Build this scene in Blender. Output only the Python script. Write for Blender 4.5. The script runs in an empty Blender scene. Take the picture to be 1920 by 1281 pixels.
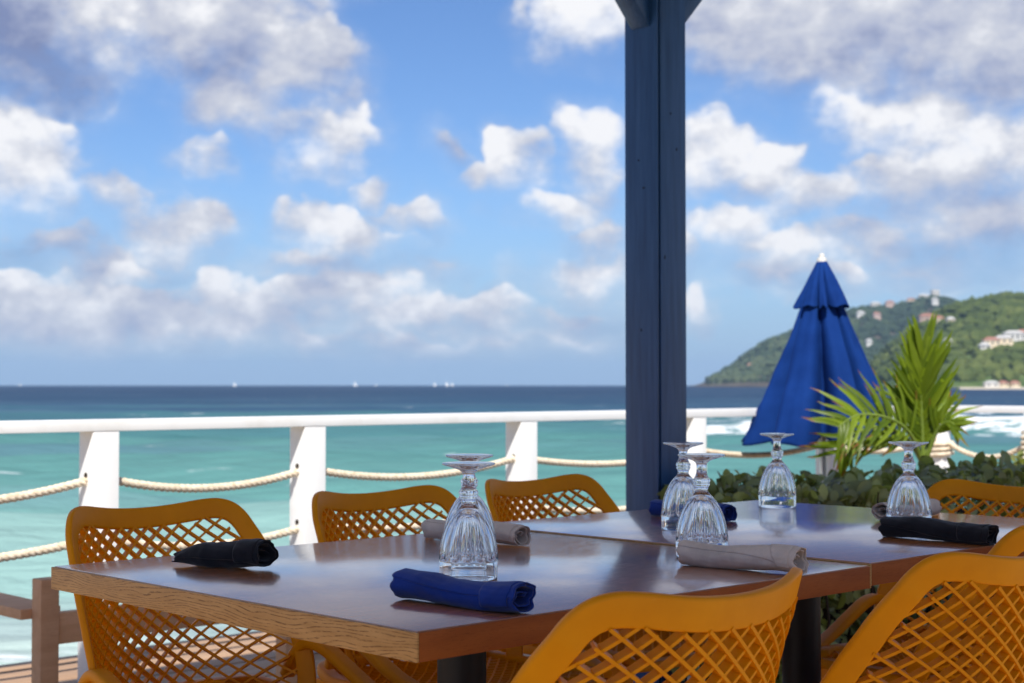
import bpy, bmesh, math, random
import numpy as np
from mathutils import Vector, Matrix, noise as mnoise

scene = bpy.context.scene
COL = scene.collection
R = math.radians

# ------------------------------------------------------------------ camera
FPX, CAM_H = 2858.0, 1.03                      # focal length in px of a 1920 px wide picture, lens height
PITCH = math.atan(81.5 / FPX)
cam_d = bpy.data.cameras.new('camera')
cam = bpy.data.objects.new('camera', cam_d); COL.objects.link(cam)
cam.location = (0, 0, CAM_H); cam.rotation_euler = (R(90) + PITCH, 0, 0)
cam_d.sensor_width = 36.0; cam_d.lens = FPX / 1920 * 36
cam_d.clip_start = 0.05; cam_d.clip_end = 60000
cam_d.dof.use_dof = True; cam_d.dof.focus_distance = 2.25; cam_d.dof.aperture_fstop = 9.0
scene.camera = cam

# the terrace's own frame: v runs along the table row and the railing, u towards the sea
YAW = R(46.2)
D2 = np.array([math.sin(YAW), math.cos(YAW)]); DU = np.array([-math.cos(YAW), math.sin(YAW)])
ORG = np.array([-.098, 1.737])
RZ = math.pi / 2 - YAW                          # turns local x to v and local y to u
def W(u, v, z=0.0):
    p = ORG + DU * u + D2 * v
    return Vector((p[0], p[1], z))

# ------------------------------------------------------------------ sun, sky, exposure
SUN_R, SUN_A = 1.6, 0.9                        # metres down / along v for each metre towards the sea
th = DU + D2 * SUN_A
sun_travel = Vector((th[0], th[1], -SUN_R)).normalized()
SUN_EL = math.asin(-sun_travel.z); SUN_AZ = math.atan2(-sun_travel.x, -sun_travel.y)   # clockwise from +Y
sl = bpy.data.lights.new('sun', 'SUN'); sl.energy = 3.9; sl.angle = R(0.53); sl.color = (1.0, .955, .89)
sun = bpy.data.objects.new('sun', sl); COL.objects.link(sun)
sun.rotation_euler = sun_travel.to_track_quat('-Z', 'Y').to_euler(); sun.location = (0, -8, 12)

scene.view_settings.view_transform = 'Standard'; scene.view_settings.look = 'None'
scene.view_settings.gamma = 1.0; scene.view_settings.use_curve_mapping = False
scene.view_settings.exposure = 0.70
cy = scene.cycles
cy.use_denoising = True
cy.max_bounces = 14; cy.diffuse_bounces = 5; cy.glossy_bounces = 6; cy.transmission_bounces = 14; cy.transparent_max_bounces = 12
cy.caustics_refractive = True; cy.caustics_reflective = False; cy.blur_glossy = 0.5
cy.sample_clamp_indirect = 6.0
cy.volume_bounces = 0

class NT:
    """short-hand for building node trees"""
    def __init__(s, tree): s.t = tree; s.n = tree.nodes; s.l = tree.links
    def node(s, typ, **kw):
        n = s.n.new(typ)
        for k, v in kw.items(): setattr(n, k, v)
        return n
    def put(s, sock, val):
        if val is None: return
        if isinstance(val, bpy.types.NodeSocket): s.l.new(val, sock)
        else: sock.default_value = val
    def m(s, op, a, b=None, c=None, clamp=False):
        n = s.node('ShaderNodeMath', operation=op); n.use_clamp = clamp
        for i, x in enumerate((a, b, c)): s.put(n.inputs[i], x)
        return n.outputs[0]
    def vm(s, op, a, b=None, c=None):
        n = s.node('ShaderNodeVectorMath', operation=op)
        s.put(n.inputs[0], a); s.put(n.inputs[1], b); s.put(n.inputs[2], c)
        return n.outputs['Value'] if op in ('DOT_PRODUCT', 'LENGTH', 'DISTANCE') else n.outputs['Vector']
    def noise(s, vec, scale, detail=3.0, rough=.55, dist=0.0, out='Fac'):
        n = s.node('ShaderNodeTexNoise'); s.put(n.inputs['Vector'], vec)
        n.inputs['Scale'].default_value = scale; n.inputs['Detail'].default_value = detail
        n.inputs['Roughness'].default_value = rough; n.inputs['Distortion'].default_value = dist
        return n.outputs[out]
    def noise2(s, vec, scale, detail=3.0, rough=.55, out='Fac'):
        o = s.noise(vec, scale, detail, rough, 0.0, out); o.node.noise_dimensions = '2D'; return o
    def ramp(s, fac, stops, interp='LINEAR'):
        n = s.node('ShaderNodeValToRGB'); s.put(n.inputs[0], fac); r = n.color_ramp; r.interpolation = interp
        while len(r.elements) < len(stops): r.elements.new(0.5)
        for e, (p, c) in zip(r.elements, stops):
            e.position = p; e.color = (*c, 1) if len(c) == 3 else c
        return n.outputs[0]
    def mix(s, fac, a, b, mode='MIX'):
        n = s.node('ShaderNodeMix', data_type='RGBA', blend_type=mode)
        s.put(n.inputs[0], fac)
        for sock, x in ((n.inputs[6], a), (n.inputs[7], b)):
            s.put(sock, (*x, 1) if isinstance(x, tuple) and len(x) == 3 else x)
        return n.outputs[2]
    def sstep(s, x, lo, hi):
        n = s.node('ShaderNodeMapRange', interpolation_type='SMOOTHSTEP'); s.put(n.inputs[0], x)
        n.inputs[1].default_value = lo; n.inputs[2].default_value = hi
        return n.outputs[0]
    def mapping(s, vec, scale=(1, 1, 1), loc=(0, 0, 0), rot=(0, 0, 0)):
        n = s.node('ShaderNodeMapping'); s.put(n.inputs[0], vec)
        n.inputs[1].default_value = loc; n.inputs[2].default_value = rot; n.inputs[3].default_value = scale
        return n.outputs[0]
    def bump(s, h, strength, dist):
        n = s.node('ShaderNodeBump'); s.put(n.inputs['Height'], h)
        n.inputs['Strength'].default_value = strength; n.inputs['Distance'].default_value = dist
        return n.outputs[0]

def px_dir(px, py):
    x = (px - 960) / FPX; y = -(py - 640.5) / FPX
    c, s = math.cos(PITCH), math.sin(PITCH)
    return Vector((x, c - y * s, s + y * c)).normalized()
def at(px, py, depth):
    d = px_dir(px, py); d = d * (depth / d.y)
    return Vector((d.x, d.y, CAM_H + d.z))

# clouds of the sky: (centre and half-size in degree-like picture units, weight, brightness)
CLOUDS = [
 (30, 40, 175, 175, 1.2, .06), (110, 150, 60, 60, .7, .10),
 (185, 40, 75, 75, 1.0, .92), (250, 90, 80, 60, .9, .78), (340, 60, 130, 105, 1.5, .50), (450, 50, 140, 115, 1.5, .46),
 (560, 130, 120, 85, 1.4, .58), (455, 170, 115, 75, 1.3, .52), (520, 230, 80, 45, .9, .62), (610, 268, 78, 68, 1.0, .82),
 (50, 300, 112, 98, 1.25, .97), (110, 345, 55, 60, .9, .80), (385, 290, 40, 40, .7, .75),
 (220, 378, 62, 46, .75, .55), (320, 440, 92, 62, .95, .66), (275, 420, 70, 55, .8, .5),
 (545, 400, 45, 40, .75, .75), (600, 432, 85, 50, 1.0, .86), (680, 462, 82, 46, 1.0, .78),
 (705, 358, 46, 42, .75, .68), (760, 412, 62, 40, .7, .55),
 (1075, 25, 95, 70, 1.0, .88), (1140, 60, 50, 60, .7, .75), (960, 20, 30, 26, .6, .7),
 (905, 312, 46, 38, .9, .80), (968, 300, 44, 66, .9, .84), (1090, 275, 80, 72, 1.05, .86), (1045, 392, 92, 40, 1.0, .92), (1110, 340, 70, 60, .9, .66),
 (1110, 450, 80, 60, .85, .52), (1085, 515, 100, 42, 1.0, .80),
 (840, 270, 40, 30, .5, .4),
 (50, 535, 90, 26, .85, .97), (250, 515, 60, 26, .85, .9), (150, 590, 270, 66, 1.6, .70), (330, 605, 240, 60, 1.5, .66), (410, 565, 75, 52, .95, .85),
 (200, 520, 130, 60, .7, .40), (90, 470, 110, 40, .55, .35),
 (600, 570, 140, 50, 1.0, .60), (690, 560, 120, 46, 1.0, .70), (760, 602, 130, 40, 1.1, .80), (755, 548, 40, 20, .8, .95), (640, 510, 150, 36, .6, .4),
 (950, 575, 40, 30, .8, .88), (880, 602, 140, 40, .95, .66), (1040, 600, 130, 36, .8, .58), (560, 640, 200, 34, .8, .60), (800, 520, 60, 30, .6, .6),
 (1420, 40, 200, 125, 1.6, .60), (1600, 60, 230, 130, 1.7, .52), (1800, 60, 230, 140, 1.7, .48), (1900, 140, 130, 80, 1.3, .52),
 (1620, 220, 110, 56, 1.1, .90), (1760, 230, 130, 80, 1.1, .93), (1885, 240, 95, 95, 1.1, .95), (1810, 330, 190, 100, 1.1, .70), (1700, 330, 120, 80, 1.0, .62),
 (1330, 290, 80, 70, 1.0, .86), (1430, 330, 90, 60, 1.0, .78), (1520, 370, 110, 60, 1.0, .72), (1400, 430, 80, 50, .95, .90), (1480, 475, 110, 50, 1.0, .84), (1480, 525, 120, 34, .9, .55),
 (1850, 430, 150, 80, 1.0, .52), (1660, 440, 120, 60, .8, .48), (1770, 500, 140, 40, .7, .4),
 (250, 655, 300, 30, .75, .62), (760, 660, 260, 26, .65, .62), (1000, 640, 160, 26, .7, .66), (60, 640, 160, 30, .8, .66),
 (1300, 588, 34, 34, .85, .85), (1260, 480, 80, 60, .6, .6),
 (2050, 300, 160, 140, 1.1, .7), (-150, 250, 130, 120, 1.0, .7), (-160, 560, 160, 60, 1.0, .6), (2080, 500, 120, 70, .8, .5),
 (600, -140, 200, 90, 1.1, .45), (1300, -150, 260, 90, 1.1, .5), (1900, -160, 220, 90, 1.0, .5), (100, -180, 220, 100, 1.1, .3),
]
world = bpy.data.worlds.new('World'); scene.world = world; world.use_nodes = True
def build_world():
    N = NT(world.node_tree); N.n.clear()
    out = N.node('ShaderNodeOutputWorld'); bg = N.node('ShaderNodeBackground')
    sky = N.node('ShaderNodeTexSky', sky_type='NISHITA'); sky.sun_disc = False
    sky.sun_elevation = SUN_EL; sky.sun_rotation = SUN_AZ
    sky.air_density = 1.0; sky.dust_density = 0.0; sky.ozone_density = 1.2; sky.altitude = 0
    tc = N.node('ShaderNodeTexCoord'); D = tc.outputs['Generated']
    sp = N.node('ShaderNodeSeparateXYZ'); N.put(sp.inputs[0], D)
    az = N.m('ARCTAN2', sp.outputs[0], sp.outputs[1]); el = N.m('ARCSINE', sp.outputs[2])
    cb = N.node('ShaderNodeCombineXYZ'); N.put(cb.inputs[0], az); N.put(cb.inputs[1], el)
    P0 = cb.outputs[0]
    w1 = N.noise2(P0, 15, 3.0, .6, 'Color'); w1 = N.vm('SUBTRACT', w1, (.5, .5, .5))
    P = N.vm('ADD', P0, N.vm('MULTIPLY', w1, (.066, .050, 0)))
    f1 = N.noise2(N.vm('MULTIPLY', P0, (.8, 1.15, 1)), 27, 6.0, .60)
    f2 = N.noise2(N.vm('MULTIPLY', N.vm('ADD', P0, (.006, .012, 0)), (.8, 1.15, 1)), 30, 3.0, .58)
    dens, bs, ws = None, None, None
    for (cx, cyy, rx, ry, wt, br) in CLOUDS:
        d = px_dir(cx, cyy); ca = math.atan2(d.x, d.y); ce = math.asin(d.z)
        Pc = P if dens is None else N.vm('MULTIPLY_ADD', dens, (1e-9, 1e-9, 0), P)   # keeps the shader's evaluation in order
        q = N.vm('MULTIPLY', N.vm('SUBTRACT', Pc, (ca, ce, 0)), (FPX / rx / 1.12, FPX / ry / 1.10, 0))
        val = N.m('MULTIPLY_ADD', N.vm('DOT_PRODUCT', q, q), -wt, wt)
        sq = N.node('ShaderNodeSeparateXYZ'); N.put(sq.inputs[0], q)
        pos = N.m('MAXIMUM', N.m('ADD', val, .12), 0.0)
        pos = N.m('MULTIPLY', pos, pos)
        if dens is None:
            dens, bs, ws, ds = val, N.m('MULTIPLY', pos, br), pos, N.m('MULTIPLY', pos, sq.outputs[1])
        else:
            dens = N.m('SMOOTH_MAX', dens, val, .25)
            bs = N.m('MULTIPLY_ADD', pos, br, bs); ws = N.m('ADD', ws, pos); ds = N.m('MULTIPLY_ADD', pos, sq.outputs[1], ds)
    skyc = N.mix(1.0, sky.outputs[0], SKY_TINT, 'MULTIPLY')
    skyc = N.mix(N.m('POWER', N.sstep(el, .17, -.03), 1.3), skyc, (2.30, 3.45, 4.95))        # pale marine haze low down, all the way round
    cramp = [(0.0, (1.5, 1.85, 3.2)), (.35, (2.9, 3.2, 4.3)), (.7, (4.5, 4.65, 5.2)), (1.0, (6.6, 6.6, 6.75))]
    low = N.sstep(el, .004, .034)
    def cover(dens, lo, hi, br):
        n = N.node('ShaderNodeMapRange', interpolation_type='SMOOTHSTEP'); N.put(n.inputs[0], dens); N.put(n.inputs[1], lo); N.put(n.inputs[2], hi)
        veil = N.m('MULTIPLY', N.sstep(dens, -1.3, .6), N.m('MULTIPLY_ADD', N.sstep(el, .14, .04), .30, .14))
        alpha = N.m('MAXIMUM', n.outputs[0], veil)
        return N.mix(N.m('MULTIPLY', alpha, low), skyc, N.ramp(br, cramp))
    # in the direction of the view: the clouds of the day
    dens = N.m('ADD', dens, N.m('MULTIPLY_ADD', f1, 2.1, -1.05))
    wsm = N.m('ADD', ws, .03)
    top = N.m('DIVIDE', ds, wsm)
    br = N.m('MULTIPLY_ADD', top, .22, N.m('DIVIDE', N.m('ADD', bs, .018), wsm))
    br = N.m('ADD', br, N.m('MULTIPLY', N.m('SUBTRACT', f1, f2), 1.0))
    hi = N.m('MULTIPLY_ADD', N.sstep(top, -.5, .6), -1.05, 1.65)
    bg2 = N.node('ShaderNodeBackground'); N.put(bg2.inputs[0], cover(dens, -.42, hi, br)); bg2.inputs[1].default_value = SKY_STRENGTH
    # the same kind of broken cloud over the rest of the sky
    g = N.noise(N.vm('MULTIPLY', D, (1, 1, 1.9)), 3.6, 4.0, .58)
    N.put(bg.inputs[0], cover(N.m('MULTIPLY_ADD', g, 7.0, -3.6), -.25, .95, N.m('MULTIPLY_ADD', g, -.6, .95))); bg.inputs[1].default_value = SKY_STRENGTH
    front = N.m('MULTIPLY', N.sstep(N.m('ABSOLUTE', az), .46, .37), N.sstep(el, .37, .29))
    mx = N.node('ShaderNodeMixShader'); N.put(mx.inputs[0], front); N.l.new(bg.outputs[0], mx.inputs[1]); N.l.new(bg2.outputs[0], mx.inputs[2])
    N.l.new(mx.outputs[0], out.inputs[0])
    world.cycles.sampling_method = 'MANUAL'; world.cycles.sample_map_resolution = 512
SKY_TINT = (.43, .58, .83); SKY_STRENGTH = .091
build_world()

# ------------------------------------------------------------------ helpers
def tag(o, label=None, cat=None, group=None, kind=None):
    for k, x in (('label', label), ('category', cat), ('group', group), ('kind', kind)):
        if x: o[k] = x
    return o
def empty(name, loc=(0, 0, 0), rz=0.0):
    o = bpy.data.objects.new(name, None); COL.objects.link(o); o.location = loc; o.rotation_euler[2] = rz
    o.empty_display_size = .05
    return o
def link(name, me, parent=None, mats=None):
    o = bpy.data.objects.new(name, me); COL.objects.link(o)
    if parent: o.parent = parent
    return o
def mesh_from(name, verts, faces, mat=None, smooth=True, sharp=None):
    me = bpy.data.meshes.new(name); me.from_pydata([tuple(v) for v in verts], [], faces); me.update()
    if mat: me.materials.append(mat)
    if smooth:
        me.polygons.foreach_set('use_smooth', [True] * len(me.polygons))
        if sharp: me.set_sharp_from_angle(angle=R(sharp))
    return me
def mesh_np(name, V, F, mat=None, smooth=True):
    """fast mesh of equal-sided faces from numpy arrays"""
    me = bpy.data.meshes.new(name); n = F.shape[1]
    me.vertices.add(len(V)); me.vertices.foreach_set('co', np.asarray(V, np.float32).ravel())
    me.loops.add(F.size); me.loops.foreach_set('vertex_index', F.astype(np.int32).ravel())
    me.polygons.add(len(F)); me.polygons.foreach_set('loop_start', np.arange(0, F.size, n, dtype=np.int32))
    me.polygons.foreach_set('use_smooth', np.full(len(F), smooth)); me.update(calc_edges=True); me.validate()
    if mat: me.materials.append(mat)
    return me
class MB:
    def __init__(s): s.v = []; s.f = []
    def add(s, vs, fs):
        b = len(s.v); s.v += [Vector(v) for v in vs]; s.f += [tuple(b + i for i in f) for f in fs]
    def box(s, lo, hi, M=None, bev=0.0):
        bm = bmesh.new(); bmesh.ops.create_cube(bm, size=1.0)
        c = [(a + b) / 2 for a, b in zip(lo, hi)]; d = [b - a for a, b in zip(lo, hi)]
        for v in bm.verts: v.co = Vector([v.co[i] * d[i] + c[i] for i in range(3)])
        if bev: bmesh.ops.bevel(bm, geom=list(bm.edges), offset=bev, segments=2, profile=.6, affect='EDGES')
        if M: bmesh.ops.transform(bm, matrix=M, verts=bm.verts)
        bm.verts.index_update(); s.add([v.co for v in bm.verts], [[v.index for v in f.verts] for f in bm.faces]); bm.free()
    def sweep(s, pts, sect, frames=None, closed=False, caps=True):
        """sect(i) -> list of (a, b) offsets; frames[i] = (A, B) axes"""
        n = len(pts); k = None; base = len(s.v)
        for i, p in enumerate(pts):
            sc = sect(i) if callable(sect) else sect; k = len(sc); A, Bx = frames[i]
            for a, b in sc: s.v.append(Vector(p) + A * a + Bx * b)
        for i in range(n if closed else n - 1):
            j = (i + 1) % n
            for q in range(k):
                r = (q + 1) % k
                s.f.append((base + i * k + q, base + i * k + r, base + j * k + r, base + j * k + q))
        if caps and not closed:
            s.f.append(tuple(base + q for q in reversed(range(k)))); s.f.append(tuple(base + (n - 1) * k + q for q in range(k)))
    def tube(s, pts, rad, k=8, up=Vector((0, 0, 1))):
        pts = [Vector(p) for p in pts]; fr = []
        for i in range(len(pts)):
            t = (pts[min(i + 1, len(pts) - 1)] - pts[max(i - 1, 0)]).normalized()
            a = t.cross(up)
            if a.length < 1e-4: a = t.cross(Vector((1, 0, 0)))
            a.normalize(); fr.append((a, t.cross(a).normalized()))
        def sec(i):
            r = rad[i] if isinstance(rad, (list, tuple)) else rad
            return [(r * math.cos(2 * math.pi * q / k), r * math.sin(2 * math.pi * q / k)) for q in range(k)]
        s.sweep(pts, sec, fr)
    def lathe(s, prof, k=32, c=(0, 0, 0), cap=True):
        base = len(s.v); c = Vector(c)
        for r, z in prof:
            for q in range(k): s.v.append(c + Vector((r * math.cos(2 * math.pi * q / k), r * math.sin(2 * math.pi * q / k), z)))
        for i in range(len(prof) - 1):
            for q in range(k):
                w = (q + 1) % k; s.f.append((base + i * k + q, base + i * k + w, base + (i + 1) * k + w, base + (i + 1) * k + q))
        if cap:
            s.f.append(tuple(base + q for q in reversed(range(k)))); s.f.append(tuple(base + (len(prof) - 1) * k + q for q in range(k)))
    def build(s, name, mat, parent=None, smooth=True, sharp=35):
        me = mesh_from(name, s.v, s.f, mat, smooth, sharp)
        return link(name, me, parent)
def catmull(P, n):
    P = [Vector(p) for p in P]; out = []
    for i in range(len(P) - 1):
        p0, p1, p2, p3 = P[max(i - 1, 0)], P[i], P[i + 1], P[min(i + 2, len(P) - 1)]
        for k in range(n):
            t = k / n
            out.append(.5 * ((2 * p1) + (p2 - p0) * t + (2 * p0 - 5 * p1 + 4 * p2 - p3) * t * t + (3 * p1 - p0 - 3 * p2 + p3) * t ** 3))
    out.append(P[-1]); return out

# ------------------------------------------------------------------ materials
def material(name):
    m = bpy.data.materials.new(name); m.use_nodes = True
    N = NT(m.node_tree); b = N.n['Principled BSDF']
    return m, N, b
def simple(name, col, rough=.5, spec=.5, var=.0, vscale=6.0, bump=0.0, bscale=60, bdist=.002, metal=0.0):
    m, N, b = material(name)
    tc = N.node('ShaderNodeTexCoord').outputs['Object']
    if var:
        n = N.noise(tc, vscale, 4)
        lo = tuple(c * (1 - var) for c in col); hi = tuple(min(1, c * (1 + var)) for c in col)
        N.put(b.inputs['Base Color'], N.ramp(n, [(.3, lo), (.7, hi)]))
    else: b.inputs['Base Color'].default_value = (*col, 1)
    b.inputs['Roughness'].default_value = rough; b.inputs['Specular IOR Level'].default_value = spec; b.inputs['Metallic'].default_value = metal
    if bump: N.put(b.inputs['Normal'], N.bump(N.noise(tc, bscale, 3), bump, bdist))
    return m
def wood(name, lo, hi, dark, scale=(1, 14, 14), grain=22.0, rough=.35, bump=.15, gscale=1.0, pores=True):
    """long grain along object x"""
    m, N, b = material(name)
    tc = N.node('ShaderNodeTexCoord').outputs['Object']
    oi = N.node('ShaderNodeObjectInfo').outputs['Random']
    tc = N.vm('ADD', tc, N.vm('MULTIPLY', (3.1, 7.7, 5.3), N.node('ShaderNodeCombineXYZ').outputs[0])) if False else tc
    off = N.node('ShaderNodeCombineXYZ'); N.put(off.inputs[0], N.m('MULTIPLY', oi, 13.0)); N.put(off.inputs[1], N.m('MULTIPLY', oi, 7.0))
    tc = N.vm('ADD', tc, off.outputs[0])
    mp = N.mapping(tc, scale)
    wv = N.noise(mp, 3.0 * gscale, 5, .6, .6)
    fine = N.noise(N.mapping(tc, (scale[0] * 2.0, scale[1] * 6, scale[2] * 6)), grain, 3, .65)
    c = N.ramp(wv, [(.28, lo), (.72, hi)])
    c = N.mix(N.m('MULTIPLY', N.sstep(fine, .56, .70), .75), c, dark)
    big = N.noise(tc, 2.2, 3)
    c = N.mix(N.m('MULTIPLY', N.sstep(big, .45, .75), .3), c, dark)
    N.put(b.inputs['Base Color'], c)
    N.put(b.inputs['Roughness'], N.m('MULTIPLY_ADD', fine, .14, rough - .05))
    if bump: N.put(b.inputs['Normal'], N.bump(fine, bump, .0012))
    return m

# ------------------------------------------------------------------ sea
def sea_material():
    m, N, b = material('sea water')
    g = N.node('ShaderNodeNewGeometry').outputs['Position']
    sp = N.node('ShaderNodeSeparateXYZ'); N.put(sp.inputs[0], g)
    patches = N.noise(N.mapping(g, (.35, 1, 1)), .035, 4, .6)
    patches2 = N.noise(N.mapping(g, (.25, 1, 1)), .006, 4, .6)
    ly = N.m('LOGARITHM', N.m('MAXIMUM', sp.outputs[1], 5.0), 10.0)
    ly = N.m('ADD', ly, N.m('MULTIPLY_ADD', patches, .80, -.40))
    ly = N.m('ADD', ly, N.m('MULTIPLY_ADD', patches2, .6, -.30))
    t = N.m('MULTIPLY_ADD', ly, 1 / 2.6, -1.0 / 2.6)       # 10 m .. 4 km
    col = N.ramp(t, [(0.06, (.42, .53, .48)), (.15, (.26, .42, .38)), (.23, (.112, .275, .250)), (.34, (.072, .205, .195)), (.43, (.050, .145, .172)),
                     (.52, (.030, .080, .140)), (.64, (.015, .044, .098)), (.85, (.011, .034, .082))])
    at_ = N.node('ShaderNodeAttribute', attribute_name='foam').outputs['Fac']
    fn = N.noise(N.mapping(g, (.5, 1, 1)), .8, 7, .68)
    fo = N.sstep(N.m('ADD', at_, N.m('MULTIPLY_ADD', fn, 1.5, -.75)), .38, .62)
    spray = N.m('MULTIPLY', N.sstep(N.noise(N.mapping(g, (.35, 1, 1)), .33, 6, .6), .665, .72), .75)
    fo = N.m('MAXIMUM', fo, spray)
    streak = N.sstep(N.noise(N.mapping(g, (.16, 1, 1)), .09, 4, .62), .50, .66)                  # paler, lavender-blue lanes in the water colour
    col = N.mix(N.m('MULTIPLY', streak, .45), col, (.085, .150, .215))
    dark = N.sstep(N.noise(N.mapping(g, (.2, 1, 1)), .17, 4, .6), .56, .70)                       # weed and reef patches
    col = N.mix(N.m('MULTIPLY', dark, .35), col, (.020, .105, .110))
    c = N.mix(fo, col, (.80, .82, .82))
    df = N.node('ShaderNodeBsdfDiffuse'); N.put(df.inputs[0], c)
    gl = N.node('ShaderNodeBsdfGlossy'); gl.inputs['Roughness'].default_value = .32
    mx = N.node('ShaderNodeMixShader'); mx.inputs[0].default_value = .10; N.l.new(df.outputs[0], mx.inputs[1]); N.l.new(gl.outputs[0], mx.inputs[2])
    N.l.new(mx.outputs[0], N.n['Material Output'].inputs[0])
    w = N.m('ADD', N.noise(N.mapping(g, (.45, 1, 1)), .9, 5, .6), N.m('MULTIPLY', N.noise(N.mapping(g, (.35, 1, 1)), .12, 4), 3.0))
    nb = N.bump(w, .75, .6); N.put(df.inputs['Normal'], nb); N.put(gl.inputs['Normal'], nb); N.n.remove(b)
    return m
SEA_Z = -2.2
def build_sea():
    rng = np.random.default_rng(4)
    ys = np.concatenate([np.geomspace(9, 260, 420), np.geomspace(270, 14000, 60)])
    az = np.tan(np.linspace(-1.12, 1.12, 420))
    Y, A = np.meshgrid(ys, az, indexing='ij'); X = A * Y
    Z = np.zeros_like(X)
    for k in range(16):
        lam = rng.uniform(2.2, 17); th = rng.normal(0, .35) + math.pi / 2 * 1.0
        kx, ky = math.cos(th) * 2 * math.pi / lam, math.sin(th) * 2 * math.pi / lam
        ph = kx * X + ky * Y + rng.uniform(0, 6.28)
        Z += .0105 * lam ** .85 * (np.sin(ph) + .35 * np.cos(2 * ph))
    Z *= np.clip(1.2 - Y / 320, 0, 1) * np.clip((Y - 8) / 20, .35, 1)
    foam = np.zeros_like(X)
    def breaker(y0, x0, x1, amp, wid, slope=.0, ph=0.0, f=1.0):
        nonlocal Z, foam
        yc = y0 + slope * (X - x0) + 2.2 * np.sin(X * .11 + ph) + 1.2 * np.sin(X * .31 + 2 * ph)
        d = Y - yc
        win = 1 / (1 + np.exp(-(X - x0) / 3)) * 1 / (1 + np.exp((X - x1) / 3))
        ridge = np.exp(-np.where(d < 0, (d / (wid * .45)) ** 2, (d / (wid * 1.6)) ** 2))
        Z = Z + amp * win * ridge
        fm = np.exp(-np.where(d < 0, (d / (wid * .9)) ** 2, (d / (wid * 1.1)) ** 2)) * (.75 + .25 * np.sin(X * .17 + ph))
        foam = np.maximum(foam, f * win * fm)
    breaker(96, 11, 200, .85, 6.5, .02, .4, .98)
    breaker(118, 8, 220, .60, 5.5, -.03, 1.3, .86)
    breaker(150, 24, 260, .50, 7.0, .0, 2.3, .80)
    breaker(62, 16, 150, .35, 2.6, .04, 2.0, .55)
    breaker(76, 4, 26, .40, 3.0, .02, .9, .0)
    breaker(43, -13, -4, .22, 1.3, .0, .3, .50)
    breaker(17.2, -40, 10, .08, 1.0, .05, .2, .60)
    breaker(54, -60, -14, .25, 2.4, .02, 1.1, .0)
    V = np.stack([X, Y, Z + SEA_Z], -1).reshape(-1, 3)
    n, mm = X.shape; i = np.arange(n - 1)[:, None] * mm + np.arange(mm - 1)[None]; i = i.ravel()
    F = np.stack([i, i + 1, i + mm + 1, i + mm], -1)
    me = mesh_np('sea', V, F, sea_material())
    a = me.attributes.new('foam', 'FLOAT', 'POINT'); a.data.foreach_set('value', foam.ravel().astype(np.float32))
    tag(link('sea', me), 'turquoise sea deepening to dark blue at the horizon', kind='structure')
    # sea bed and shore under the terrace, so that the ground goes on behind the camera
    s = 14000
    o = link('ground', mesh_from('ground', [(-s, -s, SEA_Z - 1.6), (s, -s, SEA_Z - 1.6), (s, s, SEA_Z - 1.6), (-s, s, SEA_Z - 1.6)], [(0, 1, 2, 3)],
             simple('sand', (.50, .42, .30), .9, .2, .15, .4)))
    tag(o, 'sandy ground beneath the sea and terrace', kind='structure')
    sh = MB()                                            # the shore the terrace stands on
    for a_, b_ in (((-60, -60), (60, 9.3)),): sh.box((a_[0], a_[1], SEA_Z - 1.5), (b_[0], b_[1], SEA_Z + .35))
    tag(sh.build('beach', simple('beach sand', (.52, .44, .32), .95, .2, .18, 2.0)), 'pale sandy beach under the terrace', kind='structure')
build_sea()

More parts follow.
